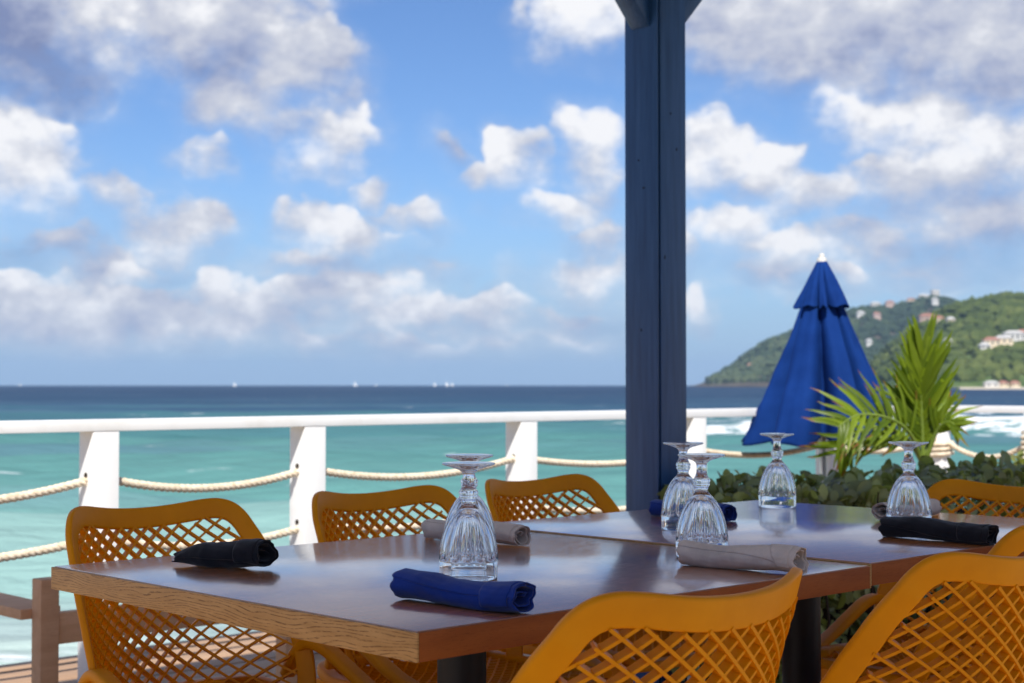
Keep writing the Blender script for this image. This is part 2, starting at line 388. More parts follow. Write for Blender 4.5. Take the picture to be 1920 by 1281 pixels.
# ------------------------------------------------------------------ hills
def ico(sub):
    bm = bmesh.new(); bmesh.ops.create_icosphere(bm, subdivisions=sub, radius=1.0)
    V = np.array([v.co[:] for v in bm.verts]); F = np.array([[v.index for v in f.verts] for f in bm.faces]); bm.free()
    return V, F
def foliage_mat(name, lo, mid, hi, scale):
    m, N, b = material(name)
    g = N.node('ShaderNodeNewGeometry').outputs['Position']
    n1 = N.noise(g, scale, 3, .6); n2 = N.noise(g, scale * .12, 3, .5)
    f = N.m('ADD', N.m('MULTIPLY', n1, .6), N.m('MULTIPLY', n2, .4))
    N.put(b.inputs['Base Color'], N.ramp(f, [(.34, lo), (.5, mid), (.64, hi)]))
    b.inputs['Roughness'].default_value = .8; b.inputs['Specular IOR Level'].default_value = .15
    return m
def hill(name, label, prof, Zr, depth_front, depth_back, x_lo, x_hi, mat_f, mat_g, ncrown, rcrown, seed):
    """prof: silhouette points (px, py) of the ridge, which stands Zr metres away"""
    rng = np.random.default_rng(seed)
    px = np.array([(p[0] - 960) / FPX * Zr for p in prof]); ph = np.array([(721.5 - p[1]) / FPX * Zr + CAM_H for p in prof])
    xs = np.linspace(x_lo, x_hi, 220)
    ts = np.linspace(-1, 1, 90)
    X, T = np.meshgrid(xs, ts, indexing='xy')
    rg = lambda x: np.interp(x, px, ph)
    prof_t = lambda t: np.where(t < 0, 1 - np.abs(t) ** 1.55, 1 - np.abs(t) ** 2)
    yof = lambda t: np.where(t < 0, Zr + t * depth_front, Zr + t * depth_back)
    def height(x, t):
        spur = .07 * np.sin(x * .018 + 1.3 + seed) * np.sin(t * 5 + x * .006) + .04 * np.sin(x * .05 + t * 9)
        return np.maximum(SEA_Z - .6, (rg(x)) * (prof_t(t) + spur * (np.abs(t) * (1 - np.abs(t))) * 4) - 1.5)
    Y = yof(T); Xw = X * (Y / Zr) ** .6
    V = np.stack([Xw, Y, height(X, T)], -1).reshape(-1, 3)
    n, mm = X.shape; i = (np.arange(n - 1)[:, None] * mm + np.arange(mm - 1)[None]).ravel()
    me = mesh_np(name, V, np.stack([i, i + 1, i + mm + 1, i + mm], -1), mat_g)
    h = link(name, me); tag(h, label, kind='structure')
    iv, ifc = ico(1)
    cx = rng.uniform(x_lo, x_hi, ncrown); ct = rng.uniform(-1, .08, ncrown) ; hh = height(cx, ct)
    ok = (hh > 5.0) & (rg(cx) > 8); cx, ct, hh = cx[ok], ct[ok], hh[ok]; k = len(cx)
    cyy = yof(ct); cxw = cx * (cyy / Zr) ** .6
    r = rcrown * rng.uniform(.6, 1.35, k)
    jit = 1 + rng.normal(0, .17, (k, len(iv), 1))
    Vc = iv[None] * jit * r[:, None, None] * np.array([1, 1, .75]) + np.stack([cxw, cyy, hh + r * .15], -1)[:, None]
    Fc = (ifc[None] + (np.arange(k) * len(iv))[:, None, None]).reshape(-1, 3)
    fo = link('forest', mesh_np('forest', Vc.reshape(-1, 3), Fc, mat_f, False)); 
    return h, fo, (lambda x, t: Vector((float(x * (yof(t) / Zr) ** .6), float(yof(t)), float(height(np.array(x), np.array(t))))))
far_prof = [(1300, 724), (1322, 718), (1345, 706), (1372, 690), (1400, 668), (1440, 642), (1480, 628), (1530, 612), (1580, 592), (1612, 580), (1650, 578), (1700, 574), (1735, 563), (1760, 560), (1785, 568), (1815, 582), (1900, 620), (2100, 640), (2400, 660)]
near_prof = [(1600, 724), (1622, 706), (1640, 690), (1660, 668), (1690, 640), (1725, 612), (1765, 588), (1795, 576), (1830, 566), (1860, 558), (1900, 557), (1960, 560), (2060, 540), (2300, 560), (2600, 600), (2900, 700)]
f_far = foliage_mat('far forest leaves', (.018, .032, .018), (.034, .056, .026), (.085, .105, .045), .02)
f_near = foliage_mat('near forest leaves', (.028, .044, .010), (.062, .086, .018), (.125, .145, .036), .03)
g_far = foliage_mat('far hill rock', (.05, .045, .04), (.08, .065, .05), (.13, .11, .08), .03)
g_near = foliage_mat('near hill scrub', (.03, .06, .015), (.06, .10, .025), (.12, .16, .05), .03)
hx = lambda p, Z: (p - 960) / FPX * Z
hf, ff, pos_far = hill('headland', 'far hazy green headland running down to the sea', far_prof, 2600, 420, 500, hx(1305, 2600), hx(2350, 2600), f_far, g_far, 5200, 8.5, 3)
hn, fn_, pos_near = hill('hill', 'nearer green wooded hill at the picture edge', near_prof, 1500, 330, 400, hx(1605, 1500), hx(2800, 1500), f_near, g_near, 7500, 6.5, 8)
tag(ff, 'wood covering the far headland', 'forest', kind='stuff'); tag(fn_, 'brighter green wood covering the nearer hill', 'forest', kind='stuff')
# strand at the foot of the near hill
sb = MB(); sb.box((hx(1770, 1160), 1120, SEA_Z - 2), (hx(2900, 1160), 1185, SEA_Z + 1.6))
tag(sb.build('far_beach', simple('far sand', (.62, .54, .42), .95, .1)), 'thin pale strand at the foot of the hill', kind='structure')

# ------------------------------------------------------------------ terrace deck
deck_mat = wood('deck timber', (.38, .23, .13), (.50, .33, .20), (.27, .15, .08), (1, 12, 12), 16, .6, .3)
frame_mat = wood('raw timber', (.66, .36, .18), (.80, .48, .27), (.46, .23, .11), (1, 10, 10), 14, .65, .3)
white_mat, N_, b_ = material('white rail paint')
tc_ = N_.node('ShaderNodeTexCoord').outputs['Object']
N_.put(b_.inputs['Base Color'], N_.ramp(N_.noise(tc_, 5, 5, .65), [(.30, (.78, .77, .73)), (.5, (.86, .86, .84))]))
b_.inputs['Roughness'].default_value = .45
N_.put(b_.inputs['Normal'], N_.bump(N_.noise(N_.mapping(tc_, (2, 2, 2)), 40, 3), .15, .001))

deck = empty('deck', W(0, 0, 0), RZ); tag(deck, 'brown timber terrace deck of long boards', kind='structure')
rb = random.Random(3)
board = MB(); board.box((-6.0, -.0675, -.028), (6.0, .0675, 0), bev=.003); board_me = mesh_from('deck_board', board.v, board.f, deck_mat, True, 35)
u = -1.2
while u < 3.98:
    o = link('deck_board', board_me, deck); o.location = (1.3 + rb.uniform(-.05, .05), u + .0675, rb.uniform(-.0015, .0015)); u += .142
pt = MB(); pt.box((-16, -22, -.22), (18, -1.27, -.004)); po = pt.build('bounce_slab', simple('cream bounce stone', (.44, .38, .31), .75, .3, .12, 3.0, .2, 30, .004))  # unseen pale slab added so sunlight bounces onto the chair backs
po.location = W(0, 0, 0); po.rotation_euler[2] = RZ; tag(po, 'unseen cream slab added behind the terrace to bounce light', kind='structure')
fs = MB(); fs.box((-4.6, 4.03, -.24), (7.25, 4.07, -.01), bev=.003); fs.build('fascia', frame_mat, deck)
for k, uu in enumerate((-1.1, .3, 2.2, 3.9)):
    js = MB(); js.box((-4.5, uu - .04, -.25), (7.2, uu + .04, -.032)); js.build('joist', frame_mat, deck)
for vv in (-4, -1, 2, 5, 7):
    js = MB(); js.box((vv - .08, 3.8, SEA_Z - 1.5), (vv + .08, 3.96, -.252)); js.build('pile', frame_mat, deck)

# timber kerb, stub post and plank beyond the railing
tb = empty('timber_barrier', W(0, 0, 0), RZ); tag(tb, 'low raw timber frame with stub post behind the leftmost yellow chair', 'barrier')
# ------------------------------------------------------------------ railing with ropes
rail = empty('railing', W(3.5, 0, 0), RZ); tag(rail, 'white painted timber railing strung with cream ropes along the terrace edge', 'railing')
rope_mat, N_, b_ = material('cream rope')
tc_ = N_.node('ShaderNodeTexCoord').outputs['Object']
N_.put(b_.inputs['Base Color'], N_.ramp(N_.noise(tc_, 60, 4, .7), [(.32, (.55, .44, .30)), (.6, (.80, .70, .55))]))
b_.inputs['Roughness'].default_value = .9
N_.put(b_.inputs['Normal'], N_.bump(N_.noise(tc_, 350, 2), .5, .002))
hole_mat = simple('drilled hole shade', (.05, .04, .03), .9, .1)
PV = [-.72, .41, 1.505, 2.395, 3.55, 4.725, 5.885, 7.03]
HW, RH = .05, .91
def rail_post(x, y):
    m = MB(); m.box((-HW, -HW, 0), (HW, HW, RH - .040), bev=.004)
    o = m.build('post', white_mat, rail); o.location = (x, y, 0)
    return o
def rope(p, q, sag, name='rope'):
    p, q = Vector(p), Vector(q); L = (q - p).length; n = int(L / .0085)
    m = MB(); r = .0076
    cen = [p.lerp(q, i / n) - Vector((0, 0, sag * 4 * (i / n) * (1 - i / n))) for i in range(n + 1)]
    for s in range(3):
        pts = []
        for i, c in enumerate(cen):
            t = (cen[min(i + 1, n)] - cen[max(i - 1, 0)]).normalized(); a = t.cross(Vector((0, 0, 1))).normalized(); b = t.cross(a)
            ph = 2 * math.pi * (i * L / n / .070 + s / 3)
            pts.append(c + a * math.cos(ph) * r + b * math.sin(ph) * r)
        m.tube(pts, .0088, 7)
    return m.build(name, rope_mat, rail, True, None)
rr = random.Random(5)
for x in PV: rail_post(x, 0)
RAILS = [(PV[0] - .05, PV[-1] + .05)]
m = MB(); m.box((PV[0] - 1.2, -.052, RH - .040), (PV[-1] + .052, .052, RH), bev=.004); m.build('top_rail', white_mat, rail)
for i in range(len(PV) - 1):
    for z in (.700, .485):
        j = rr.uniform(-.008, .008)
        rope((PV[i] + HW - .004, 0, z + j), (PV[i + 1] - HW + .004, 0, z + rr.uniform(-.01, .01)), rr.uniform(.035, .055))
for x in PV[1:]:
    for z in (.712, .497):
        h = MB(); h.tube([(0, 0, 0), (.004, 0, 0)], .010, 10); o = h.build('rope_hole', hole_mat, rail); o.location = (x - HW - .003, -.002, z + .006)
RU = [-.62, -1.77]
for y in RU: rail_post(PV[-1], y)
m = MB(); m.box((PV[-1] - .050, -2.6, RH - .041), (PV[-1] + .050, -.054, RH - .001), bev=.004); m.build('top_rail', white_mat, rail)
yy = [0] + RU
for i in range(2):
    for z in (.700, .485): rope((PV[-1], yy[i] - HW + .004, z), (PV[-1], yy[i + 1] + HW - .004, z), .09)
# rope lashed round the post by the picture edge
def lashing(x, y, z0, z1):
    m = MB(); n = 120; turns = (z1 - z0) / .03; pts = []
    for i in range(n * 2):
        t = i / (n * 2 - 1); a = 2 * math.pi * turns * t; c, s = math.cos(a), math.sin(a); k = (abs(c) ** 5 + abs(s) ** 5) ** (-1 / 5)
        pts.append((x + .064 * c * k, y + .064 * s * k, z0 + (z1 - z0) * t))
    m.tube(pts, .013, 7); return m.build('rope_lashing', rope_mat, rail, True, None)
lashing(PV[-1], RU[0], .60, .76); lashing(PV[-1], RU[0], .40, .50); lashing(PV[-1], 0, .60, .70)

# ------------------------------------------------------------------ roof on blue posts
blue_mat, N_, b_ = material('navy timber paint')
tc_ = N_.node('ShaderNodeTexCoord').outputs['Object']
gr = N_.noise(N_.mapping(tc_, (9, 9, .6)), 6, 5, .6)
N_.put(b_.inputs['Base Color'], N_.ramp(gr, [(.25, (.008, .042, .130)), (.5, (.016, .066, .185)), (.75, (.030, .090, .225))]))
b_.inputs['Roughness'].default_value = .38
N_.put(b_.inputs['Normal'], N_.bump(N_.noise(N_.mapping(tc_, (30, 30, 1.2)), 5, 4, .65), .35, .0015))
knot = simple('dark knot', (.010, .018, .035), .6, .3)
POST_U, POST_V, PW = 1.92, 2.622, .07
bp = empty('timber_post', W(POST_U, POST_V, 0), RZ); tag(bp, 'tall navy blue painted timber post with knee braces behind the tables', 'post')
for nm_, lo_, hi_ in (('shaft', (-PW + .007, -PW + .030, 0), (PW, PW, 2.46)), ('side_board', (-PW, -PW + .001, .001), (-PW + .0065, PW - .001, 2.459)), ('front_board', (-PW + .0150, -PW, .001), (PW + .001, -PW + .0295, 2.459))):
    m = MB(); m.box(lo_, hi_, bev=.0022 if nm_ != 'shaft' else .004); m.build(nm_, blue_mat, bp)
for s in (-1, 1):
    m = MB(); M = Matrix.Translation((s * (PW - .010), 0, 2.215)) @ Matrix.Rotation(s * R(44), 4, 'Y')
    m.box((-.032, -.040, -.02), (.032, .040, .40), M, .006); m.build('knee_brace', blue_mat, bp)
rk = random.Random(9)
for face in (0, 1):
    for k in range(3):
        z = rk.uniform(1.2, 2.2); o_ = rk.uniform(-.045, .045); m = MB()
        m.lathe([(.0, 0), (.0042, 0), (.003, .001), (0, .0015)], 10, cap=False)
        o = m.build('knot', knot, bp)
        if face == 0: o.location = (-PW - .0003, o_, z); o.rotation_euler = (0, -R(90), 0)
        else: o.location = (o_, -PW - .0003, z); o.rotation_euler = (R(90), 0, 0)
        o.scale = (rk.uniform(.7, 1.3), rk.uniform(.7, 1.6), 1)
roof = empty('terrace_roof', W(0, 0, 0), RZ); tag(roof, 'white boarded terrace roof on navy beams overhead', kind='structure')
roof_white = simple('white ceiling board', (.78, .77, .74), .6, .3)
def rbox(name, lo, hi, mat):
    m = MB(); m.box(lo, hi, bev=.004); return m.build(name, mat, roof)
RV0, RV1, RU0, RU1 = -1.75, 3.42, -1.85, POST_U + .08
rbox('beam', (RV0, POST_U - .065, 2.47), (RV1, POST_U + .065, 2.60), blue_mat)
rbox('beam', (RV0, -1.8, 2.47), (RV1, -1.67, 2.60), blue_mat)
for vv in np.arange(RV0 + .1, RV1, .62): rbox('rafter', (vv, -1.78, 2.603), (vv + .05, RU1 - .18, 2.68), blue_mat)
rbox('roof_deck', (RV0, RU0, 2.683), (RV1, RU1 - .16, 2.71), roof_white)
for vv in (RV0 + .1, 3.2):
    m = MB(); m.box((vv - PW, -1.8, 0.002), (vv + PW, -1.67, 2.468), bev=.006); m.build('rear_post', blue_mat, roof)

# ------------------------------------------------------------------ tables
top_mat = wood('stained oak table top', (.34, .120, .034), (.52, .205, .066), (.07, .022, .008), (1.3, 30, 30), 9, .24, .08)
N_ = NT(top_mat.node_tree); N_.n['Principled BSDF'].inputs['Coat Weight'].default_value = 1.0; N_.n['Principled BSDF'].inputs['Coat Roughness'].default_value = .065; N_.n['Principled BSDF'].inputs['Coat IOR'].default_value = 1.75
tc_ = N_.node('ShaderNodeTexCoord').outputs['Object']                    # open pores that break the varnish along the grain
pore_ = N_.noise(N_.mapping(tc_, (9, 190, 1)), 5, 3, .6)
N_.put(N_.n['Principled BSDF'].inputs['Coat Normal'], N_.bump(pore_, .06, .0005))
N_.put(N_.n['Principled BSDF'].inputs['Coat Roughness'], N_.m('MULTIPLY_ADD', N_.sstep(pore_, .42, .66), .12, .085))
N_.n['Principled BSDF'].inputs['IOR'].default_value = 1.6
edge_dark = wood('reddish oak edge', (.24, .062, .012), (.37, .110, .022), (.13, .030, .008), (1.4, 9, 9), 26, .5, .2)
def oak_edge():
    m, N, b = material('pale oak edge with cathedral grain')
    tc = N.node('ShaderNodeTexCoord').outputs['Object']
    warp = N.noise(N.mapping(tc, (1.6, 1.6, 8)), 1.5, 3, .5, 0, 'Color')
    p = N.vm('ADD', N.mapping(tc, (1.0, 1.0, 80)), N.vm('MULTIPLY', N.vm('SUBTRACT', warp, (.5, .5, .5)), (2, 2, 7.0)))
    wv = N.node('ShaderNodeTexWave', wave_type='BANDS', bands_direction='Z'); N.put(wv.inputs['Vector'], p)
    wv.inputs['Scale'].default_value = .95; wv.inputs['Distortion'].default_value = 1.6; wv.inputs['Detail'].default_value = 3; wv.inputs['Detail Scale'].default_value = 1.4
    fine = N.noise(N.mapping(tc, (10, 10, 60)), 9, 3, .7)
    line = N.m('MULTIPLY', N.sstep(wv.outputs['Fac'], .72, .93), N.sstep(fine, .38, .58))
    base = N.ramp(N.noise(N.mapping(tc, (3, 3, 16)), 5, 4), [(.3, (.43, .235, .078)), (.7, (.56, .325, .120))])
    N.put(b.inputs['Base Color'], N.mix(N.m('MULTIPLY', line, .72), base, (.13, .058, .018)))
    b.inputs['Roughness'].default_value = .45; N.put(b.inputs['Normal'], N.bump(N.m('ADD', line, N.m('MULTIPLY', fine, .4)), .25, .0008).node.outputs[0])
    return m
edge_oak = oak_edge()
for m_ in (edge_oak, edge_dark): m_.node_tree.nodes['Principled BSDF'].inputs['Specular IOR Level'].default_value = .18
black_metal = simple('black powder coat', (.010, .010, .011), .42, .3, .1, 30, .1, 300, .0003)
TT = .0345
def table(u0, v0, TX, TY, label, dz=0.0):
    t = empty('table', W(u0 + TY / 2, v0 + TX / 2, 0), RZ); tag(t, label, 'table', 'square tables pushed together')
    hx_, hy_ = TX / 2, TY / 2
    def slab(name, lo, hi, mat, bev):
        m = MB(); m.box(lo, hi, bev=bev); o = m.build(name, mat, t); return o
    slab('tabletop', (-hx_ + .004, -hy_ + .004, .75 - TT + dz), (hx_ - .004, hy_ - .004, .75 + dz), top_mat, .0012)
    e0, e1 = .75 - TT - .0006 + dz, .75 - .0012 + dz
    o = slab('edge_band', (-hx_, -hy_, e0), (-hx_ + .0036, hy_, e1), edge_oak, .001); o.name = 'edge_band'
    slab('edge_band', (hx_ - .0036, -hy_, e0), (hx_, hy_, e1), edge_oak, .001)
    slab('edge_band', (-hx_ + .004, -hy_, e0), (hx_ - .004, -hy_ + .0036, e1), edge_dark, .001)
    slab('edge_band', (-hx_ + .004, hy_ - .0036, e0), (hx_ - .004, hy_, e1), edge_dark, .001)
    m = MB(); m.lathe([(.038, .012), (.038, .75 - TT - .009 + dz)], 40); m.build('column', black_metal, t)
    m = MB(); m.box((-.19, -.19, .75 - TT - .009 + dz), (.19, .19, .75 - TT - .0008 + dz), bev=.002); m.build('mounting_plate', black_metal, t)
    m = MB(); m.lathe([(.0, .0), (.235, .0), (.235, .006), (.05, .02), (.0, .022)], 48, cap=False); m.build('base', black_metal, t)
    return t
table(.006, -.008, .922, .874, 'square wooden table with pale oak edge nearest the camera')
table(.012, .921, .930, .925, 'square wooden table pushed against the far side of the nearer table', .0022)

# ------------------------------------------------------------------ chairs
chair_mat, N_, b_ = material('mango yellow moulded plastic')
tc_ = N_.node('ShaderNodeTexCoord').outputs['Object']
sc_ = N_.m('MULTIPLY', N_.sstep(N_.noise(N_.mapping(tc_, (1, 1, 3.5), rot=(.5, .4, .2)), 38, 5, .7), .62, .74), .22)
N_.put(b_.inputs['Base Color'], N_.mix(sc_, N_.ramp(N_.noise(tc_, 5, 5, .65), [(.3, (.64, .228, .0005)), (.7, (.78, .300, .001))]), (.72, .38, .06)))
N_.put(b_.inputs['Roughness'], N_.m('MULTIPLY_ADD', N_.noise(tc_, 22, 4, .7), .18, .38))
b_.inputs['Specular IOR Level'].default_value = .16
N_.put(b_.inputs['Normal'], N_.bump(N_.noise(tc_, 900, 2), .12, .0004))

def lerp_tab(x, tab):
    if x <= tab[0][0]: return tab[0][1]
    for (a, b), (c, d) in zip(tab, tab[1:]):
        if x <= c:
            t = (x - a) / (c - a); t = t * t * (3 - 2 * t) * .35 + t * .65
            return b + (d - b) * t
    return tab[-1][1]
YC = [(.40, -.205), (.46, -.228), (.54, -.250), (.65, -.272), (.82, -.305)]        # back's middle line
WF = [(.40, .205), (.50, .200), (.60, .172), (.70, .120), (.76, .088), (.83, .060)]  # how far its edges come forward
HWD = [(.40, .262), (.50, .276), (.60, .272), (.70, .254), (.76, .238), (.83, .216)]
def back_pt(x, z):
    w = lerp_tab(z, HWD); a = min(1.25, abs(x) / w)
    return Vector((x, lerp_tab(z, YC) + lerp_tab(z, WF) * a ** 2.3, z))
def back_n(x, z):
    e = .002; a = back_pt(x + e, z) - back_pt(x - e, z); b = back_pt(x, z + e) - back_pt(x, z - e)
    return b.cross(a).normalized()                 # points forward
def round_rect(w, t, r, k=3):
    out = []
    for cx, cyy, a0 in ((w / 2 - r, t / 2 - r, 0), (-w / 2 + r, t / 2 - r, 90), (-w / 2 + r, -t / 2 + r, 180), (w / 2 - r, -t / 2 + r, 270)):
        for q in range(k + 1):
            a = R(a0 + 90 * q / k); out.append((cx + r * math.cos(a), cyy + r * math.sin(a)))
    return out
def inside(poly, x, y):
    c = False; j = len(poly) - 1
    for i in range(len(poly)):
        (xi, yi), (xj, yj) = poly[i], poly[j]
        if (yi > y) != (yj > y) and x < (xj - xi) * (y - yi) / (yj - yi) + xi: c = not c
        j = i
    return c
def lattice(poly, P, Nrm, sx, sz, thick, depth, front_family_out=.0):
    """two crossing families of thin deep ribs over the surface P(a,b), clipped to poly"""
    m = MB(); xs = [p[0] for p in poly]; zs = [p[1] for p in poly]
    x0, x1, z0, z1 = min(xs), max(xs), min(zs), max(zs); slope = sx / sz
    span = (x1 - x0) + (z1 - z0) * slope; step = .010
    for fam in (1, -1):
        k = -int(span / sx) - 1
        while k * sx < span:
            xa = k * sx; k += 1; run = []; z = z0
            while z <= z1 + step:
                x = xa + fam * (z - (z0 + z1) / 2) * slope * 1.0
                if inside(poly, x, z): run.append((x, z))
                elif run:
                    if len(run) > 1: emit(m, run, P, Nrm, thick, depth, fam, front_family_out)
                    run = []
                z += step
            if len(run) > 1: emit(m, run, P, Nrm, thick, depth, fam, front_family_out)
    return m
def emit(m, run, P, Nrm, thick, depth, fam, off):
    pts = [P(*r) for r in run]; fr = []
    for i, r in enumerate(run):
        t = (pts[min(i + 1, len(pts) - 1)] - pts[max(i - 1, 0)]).normalized(); n = Nrm(*r)
        b = t.cross(n).normalized(); fr.append((b, n))
    d0 = -depth / 2 - (off if fam < 0 else 0)
    m.sweep(pts, [(-thick / 2, d0), (thick / 2, d0), (thick / 2, depth / 2), (-thick / 2, depth / 2)], fr)

SEAT = [(.232, .235), (.255, .16), (.268, .05), (.272, -.06), (.262, -.15), (.225, -.205), (.12, -.222), (0, -.226)]
def seat_z(x, y):
    return .438 + .012 * max(0, y / .2) ** 2 * (1 if y > 0 else 0) - .020 * (1 - min(1, (x / .26) ** 2)) * (1 - min(1, (y / .26) ** 2)) + .02 * max(0, -y - .12) / .1 - .02 * max(0, (y - .19) / .05) ** 2
def seat_pt(x, y): return Vector((x, y, seat_z(x, y)))
def seat_n(x, y): return Vector((0, 0, 1))

def band(m, pts, nrm, width, thick, inward, closed=False, r=.0065):
    """flat moulded band: pts are its outer edge, it reaches `width` inward along the surface"""
    n = len(pts); fr = []; cen = []
    for i, p in enumerate(pts):
        a = pts[(i - 1) % n] if closed else pts[max(i - 1, 0)]; b = pts[(i + 1) % n] if closed else pts[min(i + 1, n - 1)]
        t = (b - a).normalized(); nn = nrm(i); s = nn.cross(t).normalized() * inward; nn2 = t.cross(s).normalized() * inward
        w = width(i) if callable(width) else width
        cen.append(p + s * w / 2); fr.append((s, nn2, w))
    m.sweep(cen, lambda i: round_rect(fr[i][2], thick, r), [(f[0], f[1]) for f in fr], closed)

def make_chair():
    c = empty('armchair')
    half = [(-.258, .43), (-.270, .48), (-.275, .54), (-.272, .60), (-.264, .66), (-.252, .715), (-.241, .752), (-.228, .780), (-.210, .798), (-.184, .806), (-.150, .805), (-.110, .800), (-.07, .796), (-.03, .794), (0, .7935)]
    full = half + [(-x, z) for x, z in reversed(half[:-1])]
    sm = catmull([(x, 0, z) for x, z in full], 5); ol = [(p.x, p.z) for p in sm]
    pts = [back_pt(*p) for p in ol]
    m = MB(); band(m, pts, lambda i: back_n(*ol[i]), .040, .0145, 1, False, .0045)
    m.build('back_frame', chair_mat, c, True, 40)
    # what the lattice fills: the outline drawn in by most of the band
    inn = []
    for i in range(len(ol)):
        a, b = ol[max(i - 1, 0)], ol[min(i + 1, len(ol) - 1)]; tx, tz = b[0] - a[0], b[1] - a[1]; l = math.hypot(tx, tz)
        k = .034
        fx = 1.0 / math.sqrt(1 + (2.3 * lerp_tab(ol[i][1], WF) / lerp_tab(ol[i][1], HWD)) ** 2 * min(1, abs(ol[i][0]) / .2) ** 2)
        inn.append((ol[i][0] + tz / l * k * fx, ol[i][1] - tx / l * k))
    poly = inn + [(.20, .442), (-.20, .442)]
    lattice(poly, back_pt, back_n, .0375, .0275, .0045, .0135, .0025).build('back_lattice', chair_mat, c, True, 30)
    # seat
    h2 = [(0, .248), (.10, .248), (.19, .246)] + SEAT
    so = [(x, y) for x, y in h2] + [(-x, y) for x, y in reversed(h2[1:-1])]
    smp = catmull([(x, y, 0) for x, y in so + [so[0]]], 4)[:-1]; sp = [seat_pt(p.x, p.y) for p in smp]
    m = MB(); band(m, sp, lambda i: Vector((0, 0, 1)), .036, .022, -1, True); m.build('seat_frame', chair_mat, c, True, 50)
    sp2 = [(p.x * .895, p.y * .885) for p in smp]
    lattice(sp2, seat_pt, seat_n, .0375, .0275, .0044, .012).build('seat_lattice', chair_mat, c, True, 30)
    for s in (-1, 1):
        path = catmull([(s * .262, -.120, .470), (s * .266, -.095, .512), (s * .270, -.060, .536), (s * .274, -.015, .532), (s * .276, .045, .506), (s * .274, .110, .478), (s * .266, .170, .460), (s * .252, .220, .446)], 5)
        fr = []
        for i in range(len(path)):
            t = (path[min(i + 1, len(path) - 1)] - path[max(i - 1, 0)]).normalized(); a = Vector((s, 0, 0)); a = (a - t * a.dot(t)).normalized(); fr.append((a, t.cross(a)))
        m = MB(); m.sweep(path, lambda i: round_rect(.040 - .006 * abs(i / len(path) - .4), .020, .008), fr); m.build('armrest', chair_mat, c, True, 50)
        for front in (1, -1):
            top = Vector((s * (.240 if front > 0 else .236), .205 if front > 0 else -.165, .436)); bot = Vector((s * (.262 if front > 0 else .255), .262 if front > 0 else -.285, .0))
            lp = [top.lerp(bot, k / 6) for k in range(7)]; A = Vector((1, 0, 0)); Bq = Vector((0, 1, 0))
            m = MB(); m.sweep(lp, lambda i: round_rect(.040 - .0022 * i, .046 - .0028 * i, .009), [(A, Bq)] * 7); m.build('leg', chair_mat, c, True, 50)
    return c
def copy_tree(o, parent=None):
    c = o.copy(); COL.objects.link(c); c.parent = parent
    for ch in o.children: copy_tree(ch, c)
    return c
chair = make_chair()
PI = math.pi
CHAIRS = [  # u, v, turn, label
 (1.000, .392, RZ + PI + R(1), 'yellow lattice armchair facing us behind the black napkin on the nearer table'),
 (1.010, .942, RZ + PI - R(1), 'yellow lattice armchair facing us behind the two overlapping goblets'),
 (1.075, 1.492, RZ + PI, 'yellow lattice armchair facing us just before the navy post'),
 (.050, .256, RZ + R(0), 'yellow lattice armchair seen from behind, beside the front blue napkin'),
 (.005, .862, RZ - R(1), 'yellow lattice armchair seen from behind, just right of the joint between the tables'),
 (.140, 1.330, RZ + R(2), 'yellow lattice armchair seen from behind, mostly hidden behind the chair before it'),
 (.425, 1.875, RZ + PI / 2, 'yellow lattice armchair at the far table end in front of the hedge'),
]
for i, (uu, vv, rz, lab) in enumerate(CHAIRS):
    o = chair if i == 0 else copy_tree(chair)
    o.location = W(uu, vv, 0); o.rotation_euler = (0, 0, rz); o.scale = (.90 if i == 3 else .84, 1, 1)
    tag(o, lab, 'chair', 'yellow armchairs round the tables')

